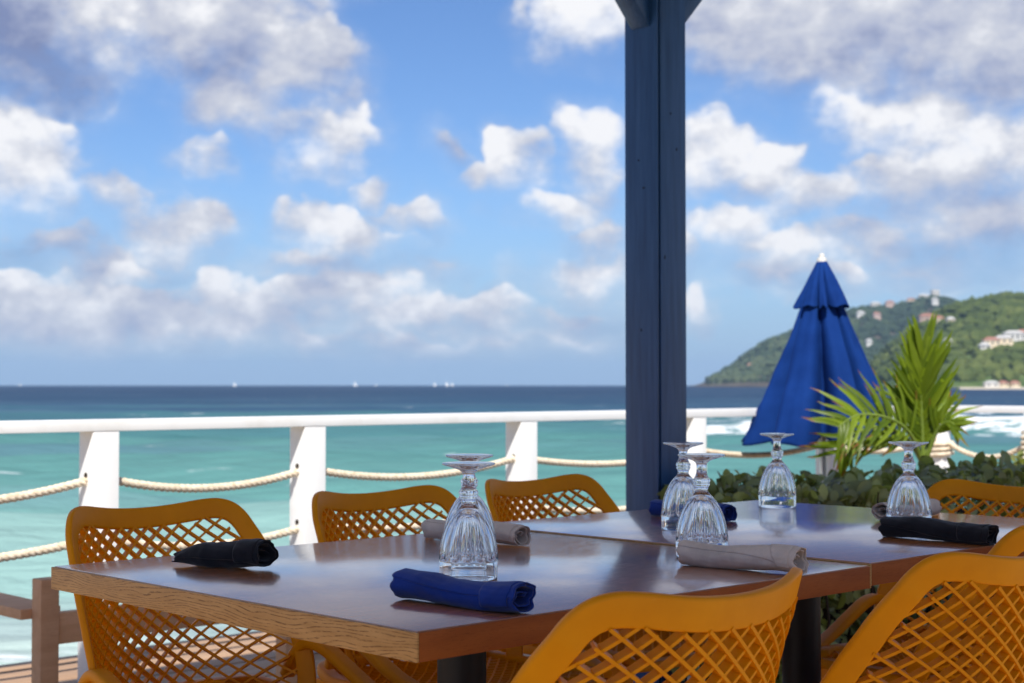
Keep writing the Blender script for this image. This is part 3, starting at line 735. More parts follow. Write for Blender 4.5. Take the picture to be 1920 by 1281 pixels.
# ------------------------------------------------------------------ goblets turned upside down
glass_mat, N_, b_ = material('clear glass')
b_.inputs['Base Color'].default_value = (.985, .99, .99, 1); b_.inputs['Roughness'].default_value = 0.0
b_.inputs['Transmission Weight'].default_value = 1.0; b_.inputs['IOR'].default_value = 1.5
def make_goblet():
    m = MB(); K = 14; SEG = K * 12
    outer = [(.0413, 0), (.0418, .0006), (.0420, .004), (.0424, .014), (.0428, .0225), (.0432, .0245), (.0433, .0265), (.0430, .0285), (.0428, .031), (.0427, .034), (.0424, .038), (.0418, .043), (.0410, .048), (.0396, .055), (.0372, .064), (.0340, .073), (.0296, .082), (.0240, .091), (.0190, .097), (.0140, .102), (.0112, .105),
             (.0100, .108), (.0112, .113), (.0124, .1155), (.0136, .117), (.0138, .119), (.0126, .1205), (.0140, .122), (.0146, .124), (.0138, .126), (.0118, .1285), (.0100, .132), (.0086, .137), (.0080, .143), (.0082, .149), (.0096, .153), (.0135, .156), (.020, .1585), (.029, .1612), (.0365, .1632), (.0384, .1642), (.0388, .1655), (.0380, .1668), (.0350, .1672), (.0220, .1666), (.0100, .1660), (.0008, .1658)]
    inner = [(.0393, 0), (.0392, .02), (.0390, .034), (.0374, .046), (.0340, .060), (.0285, .074), (.0215, .085), (.0130, .093), (.0060, .0962), (.0008, .0970)]
    prof = list(reversed(inner)) + outer
    ni = len(inner); base = len(m.v)
    for i, (r, z) in enumerate(prof):
        for q in range(SEG):
            ph = (q / SEG * K) % 1.0 - .5; a = 2 * math.pi * q / SEG; rr_ = r
            if i >= ni and .026 < z < .104:
                z0 = .0268 + .011 * (2 * abs(ph)) ** 2.2
                k = max(0, min(1, (z - z0) / .004)); k = k * k * (3 - 2 * k); k *= max(0, min(1, (.104 - z) / .02))
                rr_ = r * (1 - .062 * k * (math.cos(math.pi * ph) ** .6 if abs(ph) < .499 else 0))
            if i >= ni and .108 < z < .127:
                rr_ = r * (1 - .05 * (.5 + .5 * math.cos(2 * math.pi * ph * .5 * 2)))
            m.v.append(Vector((rr_ * math.cos(a), rr_ * math.sin(a), z)))
    n = len(prof)
    for i in range(n - 1):
        for q in range(SEG):
            w = (q + 1) % SEG; m.f.append((base + i * SEG + q, base + i * SEG + w, base + (i + 1) * SEG + w, base + (i + 1) * SEG + q))
    m.f.append(tuple(base + q for q in reversed(range(SEG)))); m.f.append(tuple(base + (n - 1) * SEG + q for q in range(SEG)))
    return mesh_from('goblet', m.v, m.f, glass_mat, True, 60)
gob = make_goblet()
GL = [((-.063, 2.217), 0, 'upturned fluted glass goblet just behind the front blue napkin'),
      ((-.069, 2.471), .4, 'upturned fluted glass goblet directly behind the foremost goblet'),
      ((.309, 2.490), .9, 'upturned fluted glass goblet behind the front beige napkin'),
      ((.330, 2.942), .2, 'upturned fluted glass goblet in front of the navy post and the far blue napkin'),
      ((.604, 3.479), 1.3, 'upturned fluted glass goblet standing alone at the far table corner below the parasol'),
      ((.771, 2.969), .7, 'upturned fluted glass goblet between the black and the beige napkin on the far table')]
def top_z(p):
    d = np.array(p) - ORG; return .75 + (.0022 if d @ D2 > .921 else 0)
for p, a, lab in GL:
    o = link('goblet', gob); o.location = (p[0], p[1], top_z(p) + .0004); o.rotation_euler[2] = a
    tag(o, lab, 'goblet', 'goblets standing upside down on the tables')

# ------------------------------------------------------------------ rolled napkins
def cloth(name, col, weave=.25, dirt=.0):
    m, N, b = material(name); tc = N.node('ShaderNodeTexCoord').outputs['Object']
    n = N.noise(tc, 25, 4, .6)
    lint = N.sstep(N.noise(tc, 420, 2), .68, .78)
    c = N.ramp(n, [(.3, tuple(x * .82 for x in col)), (.7, tuple(min(1, x * 1.12) for x in col))])
    c = N.mix(N.m('MULTIPLY', lint, .12), c, tuple(min(1, x * 1.6 + .05) for x in col))
    N.put(b.inputs['Base Color'], c); b.inputs['Roughness'].default_value = .9; b.inputs['Specular IOR Level'].default_value = .2
    b.inputs['Sheen Weight'].default_value = .18
    wv = N.m('ADD', N.noise(tc, 900, 2), N.m('MULTIPLY', N.noise(tc, 45, 4), 2.2))
    N.put(b.inputs['Normal'], N.bump(wv, .5, .0011))
    return m
C_BLACK = cloth('black cotton', (.010, .011, .016)); C_BLUE = cloth('royal blue cotton', (.005, .034, .235)); C_BEIGE = cloth('beige cotton', (.62, .54, .47))
def napkin(p, q, mat, label, seed, rad=.021, taper0=1.0, taper1=1.0, flat=.95, turns=2.2, cuff=(.72, .96), slant=.06):
    """a cloth rolled round cutlery from p to q on the table, with a hem folded over near one end"""
    p, q = Vector((*p, 0)), Vector((*q, 0)); L = (q - p).length * .87; rad *= .90; ax = math.atan2(q.y - p.y, q.x - p.x)
    rng = random.Random(seed); so = Vector((seed * 3.7, seed * 1.3, 0)); lean = rng.uniform(-.4, .4)
    zmin = -.86 * rad
    def shape(t, s, k, ls):
        """t along the roll, s angle, k share of the full radius"""
        tap = 1 - (1 - taper0) * max(0, 1 - t / .38) ** 1.4 - (1 - taper1) * max(0, (t - .72) / .28) ** 1.5
        c, n = math.cos(s), math.sin(s)
        n1 = mnoise.noise(so + Vector((t * 4.5, c * .9, n * .9)))
        n2 = mnoise.noise(so + Vector((t * 13.0 + .6 * c, c * 1.8, n * 1.8 + 9)))
        n3 = mnoise.noise(so + Vector((t * 5 + 2 * n, c * 3.4 + t * 6, n * 3.4 + 4)))
        r = rad * k * (1 + .085 * n1 + .04 * n2 + .03 * n3) * tap * (1 + .03 * max(0, abs(t - .5) - .36) / .14 * k)
        y = r * c * 1.14; z = r * n * flat + .003 * math.sin(t * 6 + seed) * tap - (1 - tap) * rad * .72
        if z < zmin: y *= 1 + .25 * (zmin - z) / rad; z = zmin + (z - zmin) * .10
        endw = max(0, (abs(t - .5) - .38) / .12) * math.copysign(1, t - .5)
        x = (t - .5) * L + endw * (.010 * (k - .6) + .006 * n2 + .005 * c * lean) + .002 * n1
        return Vector((x, y, z))
    nt, ns = 64, 120; V = []
    for i in range(nt + 1):
        t = i / nt
        end = turns * 2 * math.pi + 3.1415 * .60 + lean + 1.1 * (t - .5) + .3 * math.sin(4 * t + seed)
        f0 = max(.4, 1 - 2 * math.pi / end)
        for j in range(ns + 1):
            s = j / ns * end; f = s / end
            sq = 1 + .22 * math.sin(2 * s + seed) * max(0, 1 - f / f0)
            kk = .30 + .66 * min(1, f / f0) ** .8 + .05 * max(0, (f - f0) / (1 - f0))
            V.append(shape(t, s, kk * sq, 0))
    F = [(i * (ns + 1) + j, i * (ns + 1) + j + 1, (i + 1) * (ns + 1) + j + 1, (i + 1) * (ns + 1) + j) for i in range(nt) for j in range(ns)]
    me = mesh_from('napkin', V, F, mat, True, None); zb = min(v.z for v in V)
    o = link('rolled_napkin', me); c = (p + q) / 2
    so_ = o.modifiers.new('thickness', 'SOLIDIFY'); so_.thickness = .0014; so_.offset = -1
    o.location = (c.x, c.y, top_z((c.x, c.y)) - zb + .0006); o.rotation_euler[2] = ax
    tag(o, label, 'napkin', 'rolled cloth napkins')
    V = []; nt2, ns2 = 22, 70
    for i in range(nt2 + 1):
        for j in range(ns2 + 1):
            s = -.15 * math.pi + 1.30 * math.pi * j / ns2; t = cuff[0] + (cuff[1] - cuff[0]) * i / nt2
            t += slant * (j / ns2 - .5) * (1 - i / nt2)
            e = min(i / 2.0, (nt2 - i) / 3.0, 1.0)
            V.append(shape(t, s, 1.01 + .025 * e, 0))
    F = [(i * (ns2 + 1) + j, i * (ns2 + 1) + j + 1, (i + 1) * (ns2 + 1) + j + 1, (i + 1) * (ns2 + 1) + j) for i in range(nt2) for j in range(ns2)]
    h = link('folded_hem', mesh_from('folded_hem', V, F, mat, True, None), o); hs = h.modifiers.new('thickness', 'SOLIDIFY'); hs.thickness = .0016; hs.offset = 0
    return o
napkin((-.150, 2.010), (.024, 1.862), C_BLUE, 'royal blue rolled napkin lying in front of the foremost goblet', 1, .0218)
napkin((-.532, 2.388), (-.366, 2.322), C_BLACK, 'black rolled napkin at the pale oak end of the nearer table', 2, .0245, taper0=.34)
napkin((.262, 2.390), (.436, 2.254), C_BEIGE, 'beige rolled napkin lying in front of a goblet above a chair back', 3, .0225, slant=.22, cuff=(.76, .95))
napkin((-.160, 2.820), (.028, 2.650), C_BEIGE, 'beige rolled napkin half hidden behind two goblets', 4, .0215)
napkin((.300, 3.275), (.452, 3.105), C_BLUE, 'royal blue rolled napkin behind a goblet at the foot of the navy post', 5, .0215)
napkin((.676, 2.810), (.842, 2.644), C_BLACK, 'black rolled napkin in front of a goblet on the far table', 6, .0220)
napkin((.748, 3.125), (.905, 3.27), C_BEIGE, 'beige rolled napkin mostly hidden behind a goblet on the far table', 7, .020)

# ------------------------------------------------------------------ plants
def leaf_mat(name, lo, hi, tips=None, trans=.25, rough=.4, spec=.5):
    m, N, b = material(name)
    oi = N.node('ShaderNodeObjectInfo').outputs['Random']; tc = N.node('ShaderNodeTexCoord').outputs['Object']
    g = N.node('ShaderNodeNewGeometry'); 
    rnd = N.m('FRACT', N.m('ADD', N.m('ADD', oi, g.outputs['Random Per Island']), N.m('MULTIPLY', N.noise(g.outputs['Position'], 14, 2), .5)))
    c = N.ramp(rnd, [(0, lo), (.7, hi), (1, tuple(x * 1.35 for x in hi))])
    if tips:
        a = N.node('ShaderNodeAttribute', attribute_name='tip').outputs['Fac']
        k = N.sstep(N.m('ADD', a, N.m('MULTIPLY_ADD', N.noise(g.outputs['Position'], 30, 3), .7, -.35)), tips[0], tips[0] + .18)
        c = N.mix(k, c, tips[1])
    N.put(b.inputs['Base Color'], c); b.inputs['Roughness'].default_value = rough; b.inputs['Specular IOR Level'].default_value = spec
    tr = N.node('ShaderNodeBsdfTranslucent'); N.put(tr.inputs[0], N.mix(1.0, c, (1.6, 1.5, .6), 'MULTIPLY'))
    mx = N.node('ShaderNodeMixShader'); mx.inputs[0].default_value = trans
    N.l.new(b.outputs[0], mx.inputs[1]); N.l.new(tr.outputs[0], mx.inputs[2]); N.l.new(mx.outputs[0], N.n['Material Output'].inputs[0])
    return m
hedge_mat = leaf_mat('hedge leaf', (.120, .130, .045), (.260, .290, .090), None, .30, .34, .6)
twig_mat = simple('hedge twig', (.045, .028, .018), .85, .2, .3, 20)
LV = [(0, 0, 0), (-.30, .25, .05), (0, .28, -.01), (.30, .25, .05), (-.36, .62, .06), (0, .64, .0), (.36, .62, .06), (-.2, .88, .02), (0, 1.0, -.05), (.2, .88, .02)]
LF = [(0, 2, 1), (0, 3, 2), (1, 2, 5, 4), (2, 3, 6, 5), (4, 5, 8, 7), (5, 6, 9, 8)]
leaf_me = mesh_from('leaf', [(x * .060, y * .066, z * .060) for x, y, z in LV], LF, hedge_mat, True)
HU0, HU1, HV0, HV1, HZ = 1.34, 1.80, 2.52, 7.0, .690
hedge = empty('hedge', W(0, 0, 0), RZ); tag(hedge, 'clipped dark green leafy hedge behind the far table', 'hedge')
rh = random.Random(12); leaves = []
def hedge_top(v, u): return HZ + .035 * mnoise.noise(Vector((v * 2.2, u * 3, 4))) + .03 * mnoise.noise(Vector((v * 7, u * 7, 1))) 
for k in range(9000):
    v = rh.uniform(HV0, HV1) if rh.random() < .9 else rh.uniform(HV0, HV0 + .2)
    side = rh.random()
    if side < .42: uu = HU0 + abs(rh.gauss(0, .05)); z = rh.uniform(.12, hedge_top(v, uu)); n = Vector((0, -1, .35))
    elif side < .86: uu = rh.uniform(HU0, HU1); z = hedge_top(v, uu) - abs(rh.gauss(0, .045)) + .012; n = Vector((0, -.25, 1))
    elif side < .93: uu = HU1 - abs(rh.gauss(0, .05)); z = rh.uniform(.12, hedge_top(v, uu)); n = Vector((0, 1, .3))
    else: uu = rh.uniform(HU0, HU1); v = HV0 + abs(rh.gauss(0, .04)); z = rh.uniform(.12, hedge_top(v, uu)); n = Vector((-1, 0, .4))
    if uu < HU0 + .06 or v < HV0 + .08: z = min(z, hedge_top(v, uu) - .5 * max(0, .06 - (uu - HU0)) - .4 * max(0, .08 - (v - HV0)))
    n = (n.normalized() + Vector((rh.gauss(0, .55), rh.gauss(0, .55), rh.gauss(0, .55)))).normalized()
    up = Vector((rh.gauss(0, .8), rh.gauss(0, .8), rh.gauss(.9, .6))); y = (up - n * up.dot(n)).normalized(); x = y.cross(n)
    s = rh.uniform(.55, 1.12)
    M = Matrix((x * s, y * s, n * s)).transposed().to_4x4(); M.translation = Vector((v, uu, z))
    leaves.append(M)
def shows(M):
    p = M.translation; w = W(p.y, p.x, p.z); d = w - Vector((0, 0, CAM_H)); d.normalize()
    n = M.to_3x3() @ Vector((0, 0, 1)); nw = Matrix.Rotation(RZ, 3, 'Z') @ n
    vis = abs(nw.dot(d)) * n.length ** 2 / w.y ** 2
    px = 960 + FPX * w.x / w.y; py = 722 - FPX * (w.z - CAM_H) / w.y
    ok = 1290 < px < 1930 and py < 955 - .0 and (p.y < HU0 + .05 or p.z > hedge_top(p.x, p.y) - .03) 
    return vis if ok else 0
leaves.sort(key=shows, reverse=True)
for M in leaves[:300]:
    o = link('leaf', leaf_me, hedge); o.matrix_local = M
fv, ff_ = [], []
for M in leaves[300:]:
    b0 = len(fv); fv += [M @ Vector((x * .055, y * .060, z * .055)) for x, y, z in LV]; ff_ += [tuple(b0 + i for i in f) for f in LF]
tag(link('foliage', mesh_from('foliage', fv, ff_, hedge_mat, True), hedge), kind='stuff')
m = MB()
for k in range(900):
    v = rh.uniform(HV0 + .06, HV1 - .05); uu = rh.uniform(HU0 + .06, HU1 - .06); p0 = Vector((v, uu, 0.0)); 
    p1 = Vector((v + rh.gauss(0, .12), uu + rh.gauss(0, .07), rh.uniform(.35, .70))); md = p0.lerp(p1, .5) + Vector((rh.gauss(0, .03), rh.gauss(0, .03), 0))
    m.tube([p0, md, p1], [.006, .0045, .002], 4)
tag(m.build('twigs', twig_mat, hedge, True, None), kind='stuff')
m = MB(); m.box((HV0 + .10, HU0 + .12, .02), (HV1 - .1, HU1 - .1, HZ - .13)); m.build('dark_core', twig_mat, hedge)  # solid dark box added to stand for the shade inside the hedge

palm_green = leaf_mat('green palm leaflet', (.085, .140, .010), (.170, .235, .014), (1.02, (.22, .080, .018)), .42, .42, .35)
palm_mat = leaf_mat('palm leaflet', (.085, .140, .010), (.160, .225, .014), (.78, (.22, .080, .018)), .42, .42, .35)
rach_mat = simple('palm stalk', (.16, .22, .035), .45, .4, .15, 12)
palm = empty('young_palm', at(1736, 900, 7.3)); palm.location.z = 0.0
tag(palm, 'young coconut palm with yellow green fronds beside the blue parasol', 'palm')
pb = palm.location.copy()
def leaflet_mesh(L, wdt, droop, seed, mat):
    r = random.Random(seed); V, F, T = [], [], []; n = 7
    for i in range(n + 1):
        t = i / n; w = wdt * (math.sin(math.pi * min(1, .12 + t * .88)) ** .7) * (1 - .35 * t) if i < n else .0006
        z = -droop * L * t * t; x = r.uniform(-.004, .004) * t
        V += [(x - w, L * t, z + w * .45), (x, L * t, z), (x + w, L * t, z + w * .45)]; T += [t, t, t]
    for i in range(n):
        a = i * 3; F += [(a, a + 1, a + 4, a + 3), (a + 1, a + 2, a + 5, a + 4)]
    me = mesh_from('leaflet', V, F, mat, True); at_ = me.attributes.new('tip', 'FLOAT', 'POINT'); at_.data.foreach_set('value', T); return me
LM = [leaflet_mesh(.30, .0125, d, i, palm_mat) for i, d in enumerate((.02, .06, .12, .22, .35, .5))]
LG = [leaflet_mesh(.30, .0185, d, i, palm_green) for i, d in enumerate((.02, .04, .06, .10, .14, .2))]
def frond(path, n, lmax, ang0, ang1, face, droop, seed, brown=0.0, start=.22, n_bare=None):
    r = random.Random(seed); P = catmull([Vector(p) - pb for p in path], 8)
    m = MB(); m.tube(P, [.011 * (1 - .85 * i / len(P)) + .0012 for i in range(len(P))], 7); f = m.build('frond', rach_mat, palm, True, None)
    face = Vector(face).normalized()
    for k in range(n):
        t = start + (1 - start) * (k + .5) / n
        fi = t * (len(P) - 1); i = min(int(fi), len(P) - 2); p = P[i].lerp(P[i + 1], fi - i); tg = (P[i + 1] - P[i]).normalized()
        fc = (face - tg * face.dot(tg)).normalized(); side = tg.cross(fc)
        for s in (-1, 1):
            a = R(ang0 + (ang1 - ang0) * t + r.gauss(0, 5)); d = (tg * math.cos(a) + side * s * math.sin(a) + fc * r.uniform(.02, .28)).normalized()
            nn = (fc - d * fc.dot(d)).normalized(); nn = (nn + side * s * -.35).normalized(); nn = (nn - d * nn.dot(d)).normalized(); x = d.cross(nn)
            L = lmax * (.62 + .38 * math.sin(math.pi * min(1, .15 + t * .8))) * r.uniform(.82, 1.1)
            o = link('leaflet', (LG if seed == 1 else LM)[min(5, max(0, int(r.gauss(droop, .8))))], f)
            M = Matrix((x * 1.05, d * (L / .30), nn)).transposed().to_4x4(); M.translation = p; o.matrix_local = M
ZP = 7.3
crown = at(1731, 852, ZP)
frond([at(1732, 880, ZP), at(1729, 800, ZP - .02), at(1727, 730, ZP - .05), at(1729, 672, ZP - .06)], 22, .31, 42, 12, (0, -1, .15), .6, 1, start=.18)
frond([at(1729, 868, ZP), at(1705, 812, ZP - .1), at(1664, 784, ZP - .22), at(1610, 778, ZP - .32), at(1572, 800, ZP - .40)], 14, .24, 66, 34, (.2, -.85, .35), 3.6, 2, start=.22)
frond([at(1728, 865, ZP), at(1700, 822, ZP - .05), at(1655, 800, ZP - .1), at(1606, 812, ZP - .15), at(1574, 846, ZP - .2)], 13, .22, 62, 30, (.2, -.9, .2), 4.2, 3, start=.25)
frond([at(1734, 866, ZP), at(1748, 800, ZP + .05), at(1762, 768, ZP + .15), at(1776, 750, ZP + .2)], 8, .15, 42, 22, (-.3, -.8, .3), 1.6, 4, start=.3)
frond([at(1735, 868, ZP), at(1755, 812, ZP - .05), at(1774, 792, ZP - .1), at(1790, 796, ZP - .15)], 8, .16, 50, 28, (-.2, -.8, .5), 2.8, 5, start=.3)
frond([at(1727, 866, ZP), at(1712, 800, ZP + .1), at(1694, 765, ZP + .2), at(1674, 745, ZP + .25)], 8, .16, 38, 20, (.2, -.9, .3), 1.8, 6, start=.3)
m = MB(); st = [Vector((0, 0, 0)), Vector((.01, .0, .30)), crown - pb + Vector((0.005, 0, -.1)), crown - pb]
m.tube(catmull(st, 5), [.028 - .0011 * i for i in range(16)], 10); m.build('stem', rach_mat, palm, True, None)

# ------------------------------------------------------------------ folded parasol
par_mat, N_, b_ = material('royal blue canvas')
tc_ = N_.node('ShaderNodeTexCoord').outputs['Object']
N_.put(b_.inputs['Base Color'], N_.ramp(N_.noise(tc_, 5, 4, .6), [(.3, (.002, .022, .125)), (.7, (.005, .036, .185))]))
b_.inputs['Roughness'].default_value = .85; b_.inputs['Specular IOR Level'].default_value = .12
N_.put(b_.inputs['Normal'], N_.bump(N_.m('ADD', N_.noise(tc_, 700, 2), N_.m('MULTIPLY', N_.noise(tc_, 9, 4), 6)), .35, .002))
fin_mat = simple('pale plastic finial', (.62, .60, .55), .4, .5)
ZU = 7.75
apex = at(1541, 490, ZU); par = empty('parasol', Vector((apex.x, apex.y, 0))); tag(par, 'half folded royal blue canvas parasol standing beside the palm', 'parasol')
HA = apex.z
def canopy(t1, length, rmax, depth0, depth1, seed, rot, lift, hem):
    """folded cloth: broad bulging panels parted by narrow creases; apex at the origin"""
    K = 8; S = 20; SEG = K * S; NT_ = 54; V = []
    cr = []
    for k in range(K):
        r0 = random.Random(seed * 31 + k); cr.append((r0.uniform(-.10, .10), r0.uniform(.6, 1.25), r0.uniform(.085, .15), r0.uniform(-1, 1), r0.uniform(.5, 1.2)))
    for i in range(NT_ + 1):
        e = i / NT_; t = t1 * e
        for q in range(SEG):
            a = 2 * math.pi * q / SEG; k = q // S; x = (q % S) / S - .5
            off, dep, wid, sk, hm = cr[k]
            d = x - off * e - .05 * math.sin(4 * t + k)
            notch = math.exp(-(d / wid) ** 2)
            d2 = x - off + .30 * sk; small = math.exp(-(d2 / .07) ** 2) * .30 * max(0, e - .25)
            val = 1 - (depth0 + (depth1 - depth0) * e) * dep * notch - small * .35 + .07 * math.cos(2 * math.pi * x) * 0
            bulge = .06 * (1 - (2 * abs(abs(d) - .25) / .5)) * e
            r = rmax * t * max(.42, val + bulge) + .016 + .016 * e * mnoise.noise(Vector((math.cos(a) * 2.6 + 1.5 * t, math.sin(a) * 2.6, t * 6 + seed))) + .006 * e * mnoise.noise(Vector((math.cos(a) * 6 + 4 * t, math.sin(a) * 6, t * 9)))
            tang = .055 * rmax * e * sk * math.cos(math.pi * x)
            zz = -length * t + lift + hem * e ** 3 * (notch * hm - .25 * math.cos(2 * math.pi * x))
            aa = a + rot + .16 * math.sin(2 * a + seed) * e + .10 * math.sin(3 * a + 1.7 * seed); r *= 1 + .07 * e * math.sin(a * 2 + .7 * seed) + .05 * e * math.sin(a * 3 + seed)
            V.append((r * math.cos(aa) - tang * math.sin(aa), r * math.sin(aa) + tang * math.cos(aa), zz))
    F = [(i * SEG + q, i * SEG + (q + 1) % SEG, (i + 1) * SEG + (q + 1) % SEG, (i + 1) * SEG + q) for i in range(NT_) for q in range(SEG)]
    return mesh_from('canopy', V, F, par_mat, True)
for nm, me in (('canopy', canopy(1.0, .925, .350, .22, .85, 11, R(3), 0.0, .06)), ('vent_cap', canopy(.27, .925, .455, .14, .75, 7, R(34), .012, .05))):
    o = link(nm, me, par); o.location = (0, 0, HA); o.rotation_euler = (R(2), R(-1), 0)
    so_ = o.modifiers.new('cloth', 'SOLIDIFY'); so_.thickness = .0025
m = MB(); m.lathe([(.0, .038), (.009, .037), (.013, .032), (.014, .022), (.012, .020), (.022, .014), (.025, .006), (.026, -.012), (.0, -.014)], 24, (0, 0, HA + .002), False); m.build('finial', fin_mat, par)
m = MB(); m.lathe([(.019, .02), (.019, HA - .02)], 20); m.build('pole', simple('parasol pole', (.55, .55, .55), .35, .5, metal=.6), par)
m = MB(); m.lathe([(.0, 0), (.22, 0), (.225, .03), (.20, .05), (.04, .07), (.03, .22), (.0, .22)], 32, cap=False); m.build('base', black_metal, par)
for k in range(8):
    a = 2 * math.pi * k / 8 + R(20); m = MB(); rr_ = .125
    m.tube([(.012 * math.cos(a), .012 * math.sin(a), HA - .04), (rr_ * math.cos(a) * .985 * .96, rr_ * math.sin(a) * .985 * .96, HA - .905)], .006, 6)
    m.build('rib', fin_mat, par)

# ------------------------------------------------------------------ timber barrier beyond the railing (placed in the terrace frame)
def barrier():
    tb.location = W(0, 0, 0)
    def bx(name, lo, hi): 
        m = MB(); c = [(a + b) / 2 for a, b in zip(lo, hi)]; m.box([a - b for a, b in zip(lo, c)], [a - b for a, b in zip(hi, c)], bev=.004)
        o = m.build(name, frame_mat, tb); o.location = c; return o
    v0, u0 = .90, 2.69
    bx('post', (v0 - .028, u0 - .028, 0.001), (v0 + .028, u0 + .028, .487))
    bx('post', (v0 + .80, u0 - .028, 0.001), (v0 + .856, u0 + .028, .40))
    bx('plank', (v0 + .030, u0 - .018, .300), (v0 + .798, u0 + .018, .388))
    bx('plank', (v0 - .060, u0 + .030, .372), (v0 + .062, u0 + .74, .402))
    bx('post', (v0 - .028, u0 + .66, 0.001), (v0 + .028, u0 + .716, .370))
barrier()

# ------------------------------------------------------------------ houses on the hills
HM = {'white': simple('white render', (.60, .58, .54), .8, .2), 'cream': simple('cream render', (.72, .60, .42), .8, .2), 'pink': simple('pink render', (.50, .36, .30), .8, .2),
      'red': simple('red roof tile', (.33, .16, .12), .7, .2), 'grey': simple('grey roof', (.45, .44, .42), .7, .2), 'dark': simple('window shade', (.05, .06, .07), .3, .5)}
def house(loc, w, d, h, wall, roofm, label, flat=False, rz=0.0):
    t = empty('house', loc, rz); tag(t, label, 'house', 'houses on the hills')
    m = MB(); m.box((-w / 2, -d / 2, -4), (w / 2, d / 2, h)); m.build('wall', HM[wall], t, False)
    m = MB()
    if flat: m.box((-w / 2 - .3, -d / 2 - .3, h + .01), (w / 2 + .3, d / 2 + .3, h + .5))
    else:
        e = .6; m.add([(-w / 2 - e, -d / 2 - e, h + .01), (w / 2 + e, -d / 2 - e, h + .01), (w / 2 + e, d / 2 + e, h + .01), (-w / 2 - e, d / 2 + e, h + .01), (-w / 4, 0, h + d * .32), (w / 4, 0, h + d * .32)],
                     [(0, 1, 5, 4), (1, 2, 5), (2, 3, 4, 5), (3, 0, 4), (0, 3, 2, 1)])
    m.build('roof', HM[roofm], t, False)
    nw = max(2, int(w / 4))
    for k in range(nw):
        m = MB(); x = -w / 2 + w * (k + .5) / nw; m.box((x - .8, -d / 2 - .06, h * .35), (x + .8, -d / 2 - .02, h * .78)); m.build('window', HM['dark'], t, False)
def place(px, py, Zr, fn, xs, tlo, thi):
    """the point of the hillside that lies in the direction of a picture position"""
    best = None
    for t in np.linspace(tlo, thi, 120):
        for k in (0,):
            lo, hi = hx(1200, Zr), hx(2600, Zr)
            for _ in range(30):
                mid = (lo + hi) / 2; p = fn(mid, t)
                if 960 + FPX * p.x / p.y < px: lo = mid
                else: hi = mid
            p = fn(lo, t); yy_ = 722 - FPX * (p.z - CAM_H) / p.y
            if best is None or abs(yy_ - py) < best[0]: best = (abs(yy_ - py), p)
    return best[1]
FAR_H = [(1640, 576, 20, 7, 'white', 'grey', 'white house at the seaward end of the far ridge'), (1667, 575, 17, 7, 'pink', 'red', 'pinkish house on the far ridge beside the white end house'),
         (1706, 571, 15, 7, 'cream', 'red', 'cream and pink house on the far ridge below the summit'), (1731, 563, 22, 7, 'white', 'grey', 'long white house just before the far summit'),
         (1752, 559, 15, 15, 'white', 'grey', 'tall white tower house on the far summit'), (1751, 571, 12, 7, 'white', 'grey', 'small white house right below the summit tower'),
         (1642, 599, 13, 8, 'pink', 'red', 'lone pink house on the slope below the far ridge'), (1627, 648, 10, 7, 'white', 'grey', 'small white house low on the far slope beside the parasol'),
         (1404, 692, 8, 5, 'cream', 'red', 'tiny cream house low on the far headland left of the parasol'), (1612, 594, 14, 6, 'white', 'grey', 'pale house on the far slope touching the parasol edge')]
for x, y, w, h, a, b, lab in FAR_H:
    p = place(x, y + 3, 2600, pos_far, None, -.95, 0.0); house(p + Vector((0, -8, 4.5)), w * .85, 9, h * .8, a, b, lab, h > 10)
NEAR_H = [(1736, 608, 17, 6, 'pink', 'red', 'long pink red-roofed house behind the palm top'), (1755, 611, 10, 5, 'cream', 'red', 'cream house next to the pink house behind the palm'), (1778, 611, 7, 4, 'cream', 'grey', 'small cream house right of the palm top'),
          (1853, 654, 13, 5, 'cream', 'red', 'orange cream villa, first of the row on the nearer slope'), (1875, 651, 14, 5, 'cream', 'grey', 'cream villa in the middle of the row on the nearer slope'), (1895, 643, 17, 6, 'white', 'grey', 'white villa, upper one of the row on the nearer slope'), (1915, 641, 14, 6, 'pink', 'red', 'pinkish villa at the picture edge on the nearer slope'), (1840, 659, 8, 3, 'white', 'grey', 'low white annex at the lower end of the villa row'),
          (1772, 652, 5, 4, 'white', 'grey', 'small white hut on the nearer slope beside the palm')]
for x, y, w, h, a, b, lab in NEAR_H:
    p = place(x, y + 3, 1500, pos_near, None, -.95, 0.0); house(p + Vector((0, -8, 3.0)), w, 8, h, a, b, lab)
for x, w, a, lab in ((1858, 13, 'white', 'white beach house on the strand, wider one'), (1880, 8, 'cream', 'cream beach house on the strand'), (1902, 8, 'cream', 'orange cream beach house on the strand near the picture edge')):
    house(Vector((hx(x, 1150), 1150, SEA_Z + 1.6)), w * .8, 6, 3.0, a, 'red' if a == 'cream' else 'grey', lab)

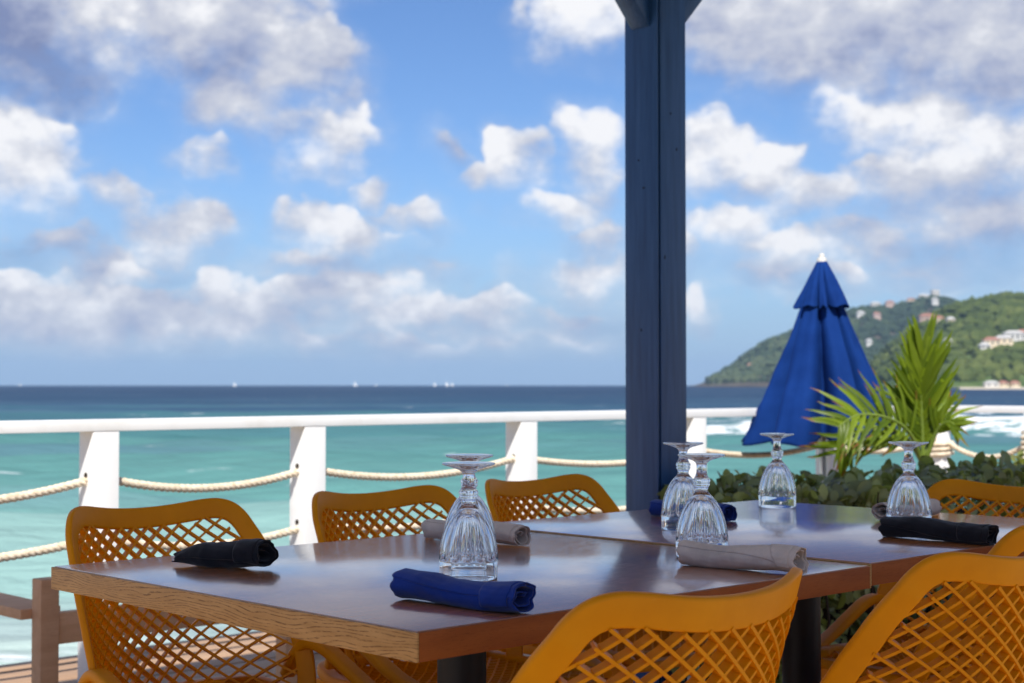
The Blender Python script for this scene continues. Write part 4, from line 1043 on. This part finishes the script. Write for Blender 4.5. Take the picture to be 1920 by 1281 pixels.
# ------------------------------------------------------------------ sailing boats on the horizon
sail_mat = simple('white sail', (.82, .82, .80), .7, .2); hull_mat = simple('white hull', (.7, .7, .7), .4, .4)
def boat(px, Z, h, label):
    t = empty('sailing_boat', (hx(px, Z), Z, SEA_Z)); tag(t, label, 'boat', 'sailing boats on the horizon')
    s = h / 14
    m = MB(); m.add([(-5 * s, -1.6 * s, 1.4 * s), (4 * s, -1.4 * s, 1.4 * s), (6 * s, 0, 1.7 * s), (4 * s, 1.4 * s, 1.4 * s), (-5 * s, 1.6 * s, 1.4 * s), (-4.5 * s, -.9 * s, -.4), (3.5 * s, -.7 * s, -.4), (5 * s, 0, -.4), (3.5 * s, .7 * s, -.4), (-4.5 * s, .9 * s, -.4)],
                    [(0, 1, 6, 5), (1, 2, 7, 6), (2, 3, 8, 7), (3, 4, 9, 8), (4, 0, 5, 9), (4, 3, 2, 1, 0), (5, 6, 7, 8, 9)]); m.build('hull', hull_mat, t, False)
    m = MB(); m.tube([(0, 0, 1.2 * s), (0, 0, h)], .12 * s, 6); m.build('mast', hull_mat, t, False)
    m = MB(); m.add([(-.2 * s, .05, 2.2 * s), (-4.6 * s, .5 * s, 2.4 * s), (-.2 * s, .05, h * .98), (-.2 * s, -.05, 2.2 * s), (-4.6 * s, .42 * s, 2.4 * s), (-.2 * s, -.05, h * .98)], [(0, 1, 2), (3, 5, 4), (0, 2, 5, 3), (1, 0, 3, 4), (2, 1, 4, 5)]); m.build('mainsail', sail_mat, t, False)
    m = MB(); m.add([(.3 * s, .05, h * .85), (.4 * s, .4 * s, 2.0 * s), (5.4 * s, .05, 1.8 * s), (.3 * s, -.05, h * .85), (.4 * s, .3 * s, 2.0 * s), (5.4 * s, -.05, 1.8 * s)], [(0, 1, 2), (3, 5, 4), (0, 3, 4, 1), (1, 4, 5, 2), (2, 5, 3, 0)]); m.build('jib', sail_mat, t, False)
for px, Z, h, lab in ((38, 4200, 11, 'faint tiny sailing boat at the extreme left of the horizon'), (440, 3300, 13, 'tiny white sailing boat on the horizon right of the first rail post'), (666, 3200, 14, 'tiny white sailing boat on the horizon left of the goblets'),
                      (705, 4300, 9, 'smaller faint sailing boat right beside another one left of the goblets'), (815, 3300, 12, 'tiny white sailing boat, left one of the three above the goblets'), (838, 3200, 14, 'tiny white sailing boat, tallest middle one of the three above the goblets'), (848, 3500, 12, 'tiny white sailing boat, right one of the three above the goblets'), (950, 4400, 7, 'faintest tiny sailing boat on the horizon right of the goblets')):
    boat(px, Z, h * .8, lab)

# ------------------------------------------------------------------ sea air between here and the hills
def haze():
    m = bpy.data.materials.new('sea haze'); m.use_nodes = True; N = NT(m.node_tree); N.n.clear()
    out = N.node('ShaderNodeOutputMaterial'); v = N.node('ShaderNodeVolumePrincipled')
    v.inputs['Color'].default_value = (.50, .72, 1.0, 1); v.inputs['Density'].default_value = 8e-5; v.inputs['Anisotropy'].default_value = 0.0
    N.l.new(v.outputs[0], out.inputs['Volume'])
    b = MB(); b.box((-14600, -14600, SEA_Z - 2.7), (14600, 14600, 215)); o = b.build('haze', m, None, False); tag(o, 'thin marine haze in the air', kind='stuff')
    o.visible_shadow = True
haze()
